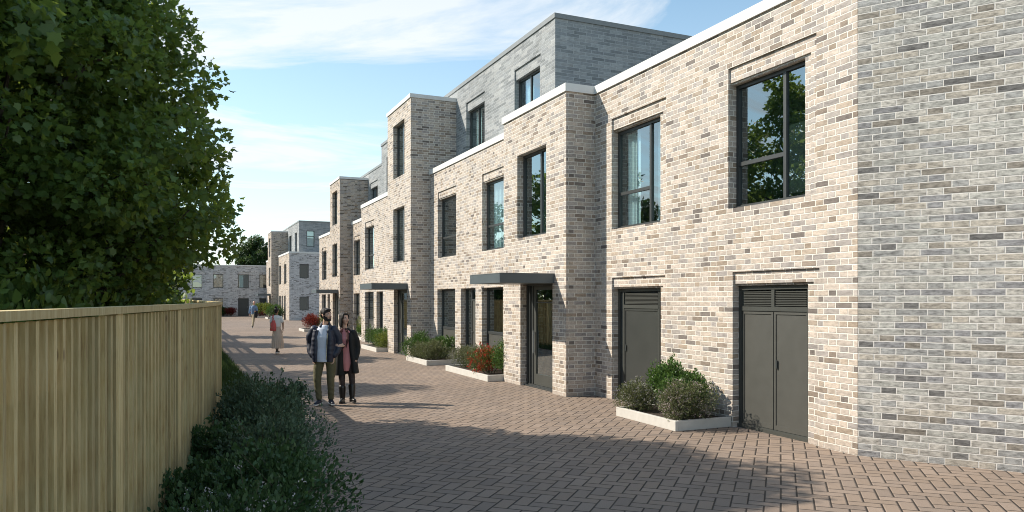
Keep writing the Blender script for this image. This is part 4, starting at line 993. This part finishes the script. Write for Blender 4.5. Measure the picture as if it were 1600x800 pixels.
# ------------------------------------------------------------------ planters
def planter(label, s0, s1, ya, yb, h=.15, t=.06):
    root = empty('planter', fw((s0 + s1) / 2, (ya + yb) / 2), RZ); tag(root, label, 'planter', 'low kerbed planters against the terraces')
    X = (s1 - s0) / 2; Y = (yb - ya) / 2
    mb = MB(); mb.box(-X, X, Y - t, Y, 0, h); mb.box(-X, -X + t, -Y + .005, Y - t - .0005, 0, h); mb.box(X - t, X, -Y + .005, Y - t - .0005, 0, h)
    mb.build('kerb', M['kerb_stone'], root, bevel=.005)
    mb = MB(); mb.box(-X + t + .001, X - t - .001, -Y + .005, Y - t - .002, .002, h - .035); mb.build('soil', M['soil'], root)
    return root
planter('pale kerbed planter between the two olive utility doors, nearest the camera', 2.33, 3.97, 0, 1.04)
planter('pale kerbed planter with red flowers beside the entrance with the nearest canopy', 9.62, 12.66, 0, 1.06)
planter('pale kerbed planter in front of the tall narrow tower of the near terrace', 14.30, 16.45, 0, 1.08)
planter('pale kerbed planter right of the woman in the black coat', 20.40, 22.87, 0, 1.07)
planter('dark shaded planter at the step between the near and second terraces', 27.7, 30.2, -1.226, -.19)
planter('pale planter with red flowers left of the man in the navy jacket', 38.9, 41.0, -1.226, .86)
planter('small far planter with white edge beside the last tower', 69.3, 71.7, -1.547, -.3)
planter('far planter beyond the last tower with a white block edge', 74.9, 78.5, -1.547, .3)

def shrub(label, pos, r, h, n, leaf, mat, seed, shape=OVAL, flowers=None, group=None, lobes=7, up=.6, name='shrub', cat='shrub', z0=.1, stems=7, upright=0.0):
    rng = np.random.default_rng(seed); rnd = random.Random(seed)
    root = empty(name, pos); tag(root, label, cat, group)
    sm = MB(); P = []; D = []; tips = []
    rx, ry = r if isinstance(r, tuple) else (r, r)
    if group == GP: rx *= 1.12; ry *= 1.06; h *= 1.13; n = int(n * 1.25)
    cl = []
    for k in range(lobes):
        a = 2 * math.pi * k / lobes + rnd.uniform(-.4, .4); q_ = rnd.uniform(.15, .68) if k else 0
        cr_ = rnd.uniform(.42, .60); cz = h * rnd.uniform(.42, .70) if k else h * .66
        cl.append((rx * q_ * math.cos(a), ry * q_ * math.sin(a), cz, cr_ * min(rx, ry, h) * 1.05, (h - cz)))
    for (cx, cy, cz, cr_, top) in cl:
        sm.tube([(cx * .15, cy * .15, 0), (cx * .6, cy * .6, cz * .5), (cx, cy, cz)], [.014, .010, .004], 5)
        m_ = n // lobes; d = rng.normal(size=(m_, 3)); d /= np.linalg.norm(d, axis=1, keepdims=True)
        rad_ = cr_ * (.35 + .75 * rng.random(m_) ** .5)
        bump_ = 1 + .25 * np.sin(d[:, 0] * 5 + seed) * np.sin(d[:, 1] * 6 + cx * 9)
        p = d * (rad_ * bump_)[:, None] + np.array([cx, cy, cz]); zmin = z0 + .02
        p[:, 2] = np.where(p[:, 2] < zmin, zmin + rng.random(m_) * .2, p[:, 2])
        dd_ = d * .7 + rng.normal(size=(m_, 3)) * .45; dd_[:, 2] += up
        P.append(p); D.append(dd_)
    for k in range(stems):                                        # sprigs that break the outline
        c = cl[rnd.randrange(len(cl))]; a = rnd.uniform(0, 6.28); e = rnd.uniform(.3, 1.3)
        v = Vector((math.cos(a) * math.cos(e), math.sin(a) * math.cos(e), math.sin(e) + upright)).normalized()
        base = Vector(c[:3]); ln = c[3] * rnd.uniform(1.15, 1.6)
        sm.tube([base, base + v * ln * .6, base + v * ln + Vector((0, 0, .01))], [.005, .004, .002], 4)
        m_ = 26; t = rng.uniform(.55, 1.05, m_)[:, None]; p = np.array(base)[None, :] + np.array(v)[None, :] * ln * t + rng.normal(size=(m_, 3)) * leaf * .25
        dd_ = np.array(v)[None, :] * .6 + rng.normal(size=(m_, 3)) * .6; P.append(p); D.append(dd_); tips.append(base + v * ln)
    P = np.concatenate(P); D = np.concatenate(D)
    keep = (np.abs(P[:, 0]) < rx * 1.25) & (np.abs(P[:, 1]) < ry * 1.25); P = P[keep]; D = D[keep]
    sm.build('stems', M['stem'], root)
    leaf_obj('foliage', P, D, leaf * rng.uniform(.6, 1.25, len(P)), shape, mat, root, rng, .15)
    if flowers:
        fm, nf, fs, zlo = flowers
        C = P[(P[:, 2] > h * zlo)]; C = C[rng.integers(0, len(C), nf)]
        cen = np.array([0, 0, h * .5]); out = C - cen; out /= np.linalg.norm(out, axis=1, keepdims=True)
        C = C + out * leaf * .5
        PP = np.repeat(C, 6, axis=0) + rng.normal(size=(nf * 6, 3)) * fs * .7; DD = rng.normal(size=(nf * 6, 3)); DD[:, 2] += .5
        leaf_obj('flowers', PP, DD, fs * rng.uniform(.7, 1.2, nf * 6), OVAL, M[fm], root, rng, .1)
    return root
GP = 'shrubs in the kerbed planters'
# planter 1
shrub('dark green glossy shrub rising at the back of the nearest planter', fw(3.30, .42), (.52, .42), .84, 5200, .042, M['leaf_glossy'], 11, group=GP, stems=16, upright=.6)
shrub('green upright shrub in the middle of the nearest planter', fw(2.85, .36), (.45, .38), .74, 4000, .042, M['leaf_glossy'], 12, group=GP, stems=14, upright=.6)
shrub('pale pink flowering shrub spilling over the near corner of the nearest planter', fw(2.62, .68), (.48, .40), .60, 5600, .030, M['leaf_greygreen'], 13, group=GP, flowers=('petal_pink', 480, .019, .3), stems=18)
shrub('white flowering grey-green shrub at the left end of the nearest planter', fw(3.72, .76), (.40, .36), .50, 4200, .028, M['leaf_greygreen'], 14, group=GP, flowers=('petal_white', 260, .016, .4), stems=16)
# planter 2
shrub('tall wispy green shrub against the brick entrance bay', fw(9.92, .50), (.36, .42), .95, 3600, .035, M['leaf_glossy'], 21, group=GP, stems=18, upright=.8)
shrub('red flowering shrub in the planter beside the nearest canopy', fw(10.50, .66), (.42, .38), .74, 2600, .036, M['leaf_glossy'], 22, group=GP, flowers=('petal_red', 430, .032, .2), stems=10)
shrub('olive green rounded shrub left of the red flowers', fw(11.25, .62), (.48, .40), .66, 4000, .032, M['leaf_greygreen'], 23, group=GP, stems=14, flowers=('petal_white', 60, .012, .5))
shrub('grey-green shrub with pale flowers at the left end of the red-flowered planter', fw(12.15, .66), (.48, .40), .58, 4000, .028, M['leaf_greygreen'], 24, group=GP, flowers=('petal_white', 160, .012, .4), stems=14)
# planter 3
shrub('deep green shrub at the foot of the tall tower', fw(16.35, .66), (.46, .50), .82, 4400, .045, M['leaf_glossy'], 31, group=GP, stems=14, upright=.5)
shrub('dark green shrub under the full height window beside the tower', fw(15.2, .34), (.62, .36), .80, 4400, .045, M['leaf_glossy'], 32, group=GP, stems=12, upright=.5)
shrub('olive rounded shrub at the near corner of the planter by the tower', fw(14.85, .70), (.50, .38), .62, 4600, .030, M['leaf_greygreen'], 33, group=GP, flowers=('petal_white', 90, .012, .5), stems=14)
shrub('olive low shrub at the left of the planter by the tower', fw(15.75, .78), (.42, .34), .56, 3400, .030, M['leaf_greygreen'], 34, group=GP, stems=10)
# planter 4
shrub('yellow-green rounded shrub at the foot of the tower beside the woman', fw(20.75, .62), (.42, .42), .66, 3200, .035, M['leaf_yellowgreen'], 41, group=GP, stems=10)
shrub('dark green shrub in the middle of the planter by the woman in black', fw(21.6, .5), (.55, .45), .74, 3600, .042, M['leaf_glossy'], 42, group=GP, stems=12)
shrub('green shrub just right of the woman in the black coat', fw(22.6, .55), (.45, .45), .70, 2600, .042, M['leaf_glossy'], 43, group=GP, stems=10)
# planter 5
shrub('tall feathery green shrub behind the shoulder of the woman in black', fw(28.6, -.70), (.85, .46), 1.35, 5200, .055, M['leaf_yellowgreen'], 51, shape=SLIM, group=GP, stems=26, upright=1.2)
shrub('dark green low shrub behind the woman in black', fw(29.7, -.6), (.5, .4), .8, 2600, .05, M['leaf_glossy'], 52, group=GP, stems=8)
# planter 6
shrub('deep red shrub just left of the man in the navy jacket', fw(39.9, .25), (.62, .55), .92, 3000, .055, M['leaf_red'], 61, group=GP, stems=8)
shrub('bright green shrub behind the red one by the second terrace', fw(39.4, -.7), (.6, .5), 1.25, 3000, .055, M['leaf_yellowgreen'], 62, group=GP, stems=12, upright=.8)
shrub('olive shrub at the street end of the red-flowered far planter', fw(40.6, -.1), (.4, .7), .72, 2600, .045, M['leaf_greygreen'], 63, group=GP, stems=8)
# far planters
shrub('green shrub beside the narrow windows of the far terrace', fw(70.0, -.9), (1.0, .6), 1.25, 2200, .09, M['leaf_glossy'], 71, group=GP, stems=8)
shrub('dark green shrub at the foot of the last tower', fw(71.2, -.6), (.8, .6), 1.5, 2200, .09, M['leaf_yellowgreen'], 72, group=GP, stems=8)
shrub('dark green shrub near the corner of the far gable', fw(67.2, -.9), (1.0, .6), .95, 2000, .09, M['leaf_dark'], 73, group=GP, stems=8)
shrub('green shrub left of the last canopy', fw(76.2, -.3), (1.0, .7), 1.45, 2200, .09, M['leaf_yellowgreen'], 74, group=GP, stems=8)
shrub('reddish shrub beyond the last canopy', fw(77.9, -.3), (1.0, .7), 1.0, 2000, .09, M['leaf_red'], 75, group=GP, stems=8)
def wpt(px, d, z=0): return Vector(((px - 800) / 1180 * d, d, z))
# hedge plants in front of the end terrace
for k, (px_, m_) in enumerate(((322, 'leaf_dark'), (336, 'leaf_dark'), (349, 'leaf_dark'), (361, 'leaf_red'))):
    lab = ['dark low shrub by the far terrace, closest to the fence end', 'dark low shrub under the ground floor window of the far end terrace', 'dark low shrub right of the far end terrace window', 'reddish low shrub beside the far terrace door'][k]
    shrub(lab, wpt(px_, 84.5), (.85, .6), 1.0, 1500, .10, M[m_], 80 + k, group='shrubs before the end terrace', stems=6)

# shrubs in the bed along the fence
GB = 'shrubs in the bed along the fence'
beds = [  # (y, offset from fence, rx, ry, h, n, leaf, mat, label, kwargs)
    (3.75, .50, .50, .55, .62, 7000, .040, 'leaf_shade', 'dark rosette-leaved shrub against the fence, bottom left of the bed', dict(flowers=('petal_white', 160, .018, .5))),
    (4.75, .62, .60, .60, .66, 9000, .042, 'leaf_shade', 'dark green shrub with white blossom clusters, nearest in the fence bed', dict(flowers=('petal_white', 330, .018, .45))),
    (5.75, .78, .62, .62, .74, 9000, .042, 'leaf_shade', 'dense dark green shrub in the near part of the fence bed, edging the paving', {}),
    (5.65, .25, .40, .50, .72, 5000, .042, 'leaf_shade', 'dark leafy shrub tight against the fence post', {}),
    (6.75, .80, .50, .55, .92, 7500, .034, 'leaf_shade_b', 'pale grey-green shrub with fine leaves in the middle of the fence bed', dict(stems=20)),
    (6.9, .22, .35, .50, .85, 4200, .042, 'leaf_shade', 'dark shrub with a few dull red flowers beside the fence', dict(flowers=('petal_red', 14, .016, .4))),
    (7.9, .72, .55, .60, 1.02, 8000, .036, 'leaf_shade_b', 'tall loose shrub with small round leaves leaning over the paving', dict(stems=26, upright=.5)),
    (9.1, .50, .50, .60, 1.06, 7500, .038, 'leaf_shade_b', 'tall grey-green shrub standing close to the bend of the fence', dict(stems=18)),
    (10.4, .62, .45, .60, .80, 4600, .040, 'leaf_shade', 'small dark shrub at the far end of the fence bed', {}),
    (8.7, 1.02, .30, .34, 1.15, 1300, .036, 'leaf_shade_b', 'sparse twiggy shrub with separate leaves at the edge of the paving', dict(stems=30, upright=.9, lobes=4)),
]
for k, (yy, off, rx, ry, h, n, lf, mt, lab, kw) in enumerate(beds):
    shrub(lab, (fence_x(yy) + off, yy, 0), (rx, ry), h, n, lf, M[mt], 100 + k, group=GB, z0=0.0, **{**dict(lobes=9, stems=14), **kw})
# grass strip beyond them
rng = np.random.default_rng(9); n = 26000
yy = 10.2 + 30 * rng.random(n) ** 1.6; xx = np.array([fence_x(float(v)) for v in yy]) + .05 + (BED - .07) * rng.random(n)
gp = empty('tmp', (0, 0, 0)); D = rng.normal(size=(n, 3)) * .35; D[:, 2] = 1
go = leaf_obj('grass', np.stack([xx, yy, np.zeros(n)], 1), D, rng.uniform(.08, .2, n), np.array([(0, .04), (1, 0), (0, -.04)]) , M['grass'], None, rng, .2)
bpy.data.objects.remove(gp); tag(go, 'dark grass strip at the foot of the fence', 'grass', kind='stuff')

# ------------------------------------------------------------------ trees
GT = 'trees behind the fence'
tree('maple_tree', 'big dark green maple overhanging the timber fence', -6.9, 9.7, 7.3,
     [(1.6, 2.8), (2.3, 3.25), (3.4, 3.3), (4.5, 3.2), (5.6, 2.75), (6.3, 2.45), (6.8, 1.75), (7.2, .7)], 200, 640, .093, M['leaf_maple'], 3, .22, GT)
tree('maple_tree', 'maple left of the big one, behind the fence at the picture edge', -7.1, 6.0, 8.1,
     [(2.1, 2.0), (3.0, 2.8), (4.4, 3.0), (6, 2.6), (7.3, 1.8), (8.4, .8)], 70, 260, .14, M['leaf_maple'], 4, .2, GT)
tree('tall_tree', 'tall dark tree standing further back at the far left behind the maples', -16.0, 19.0, 10.8,
     [(2.4, 3.0), (4, 4.0), (6.5, 4.1), (8.8, 3.0), (10.8, 1.1)], 100, 200, .17, M['leaf_maple'], 5, .25, GT)
tree('tall_tree', 'dark tree behind the maple, seen under its branches', -13.6, 25.5, 7.6,
     [(1.8, 1.9), (3, 2.6), (5, 2.6), (6.5, 1.8), (7.6, .7)], 50, 190, .17, M['leaf_dark'], 6, .2, GT)
tree('tall_tree', 'yellow-green sunlit tree half hidden behind the maple', -19.5, 33.0, 8.6,
     [(1.8, 2.4), (3.5, 3.0), (6, 2.8), (8.6, .9)], 55, 170, .2, M['leaf_maple'], 7, .2, GT)
tree('tall_tree', 'dark tree further down the fence showing beneath the maple crown', -20.3, 39.6, 7.6,
     [(1.6, 2.0), (3.2, 2.5), (5.5, 2.2), (7.6, .7)], 45, 160, .2, M['leaf_dark'], 8, .2, GT)
tree('cedar_tree', 'dark spreading tree rising behind the roof of the far end terrace', wpt(399, 104).x, 104, 10.2,
     [(5.2, 2.3), (6.4, 2.9), (7.8, 3.0), (9.2, 2.3), (10.2, 1.2)], 46, 170, .30, M['leaf_dark'], 9, .35, shape=OVAL, crown_lo=4.6, clr=(.55, .95))
for k, (xx_, yy_, hh, rr) in enumerate(((-5.6, 10.6, 2.5, 1.3), (-7.0, 13.2, 2.7, 1.6), (-8.6, 16.6, 2.7, 1.6), (-5.0, 8.0, 2.3, 1.1), (-4.6, 5.6, 2.3, 1.1))):
    lab = ['dark laurel bush under the big maple just behind the fence', 'dark laurel bush behind the bend of the fence', 'dark laurel bush furthest along behind the fence',
           'dark laurel bush behind the second fence panel', 'dark laurel bush behind the nearest fence panel at the left edge'][k]
    shrub(lab, (xx_ - .3, yy_, 0), (rr, rr), hh, 7500, .12, M['leaf_maple'], 200 + k, group='laurel bushes behind the fence', lobes=10, name='laurel_bush', z0=.3, stems=14)
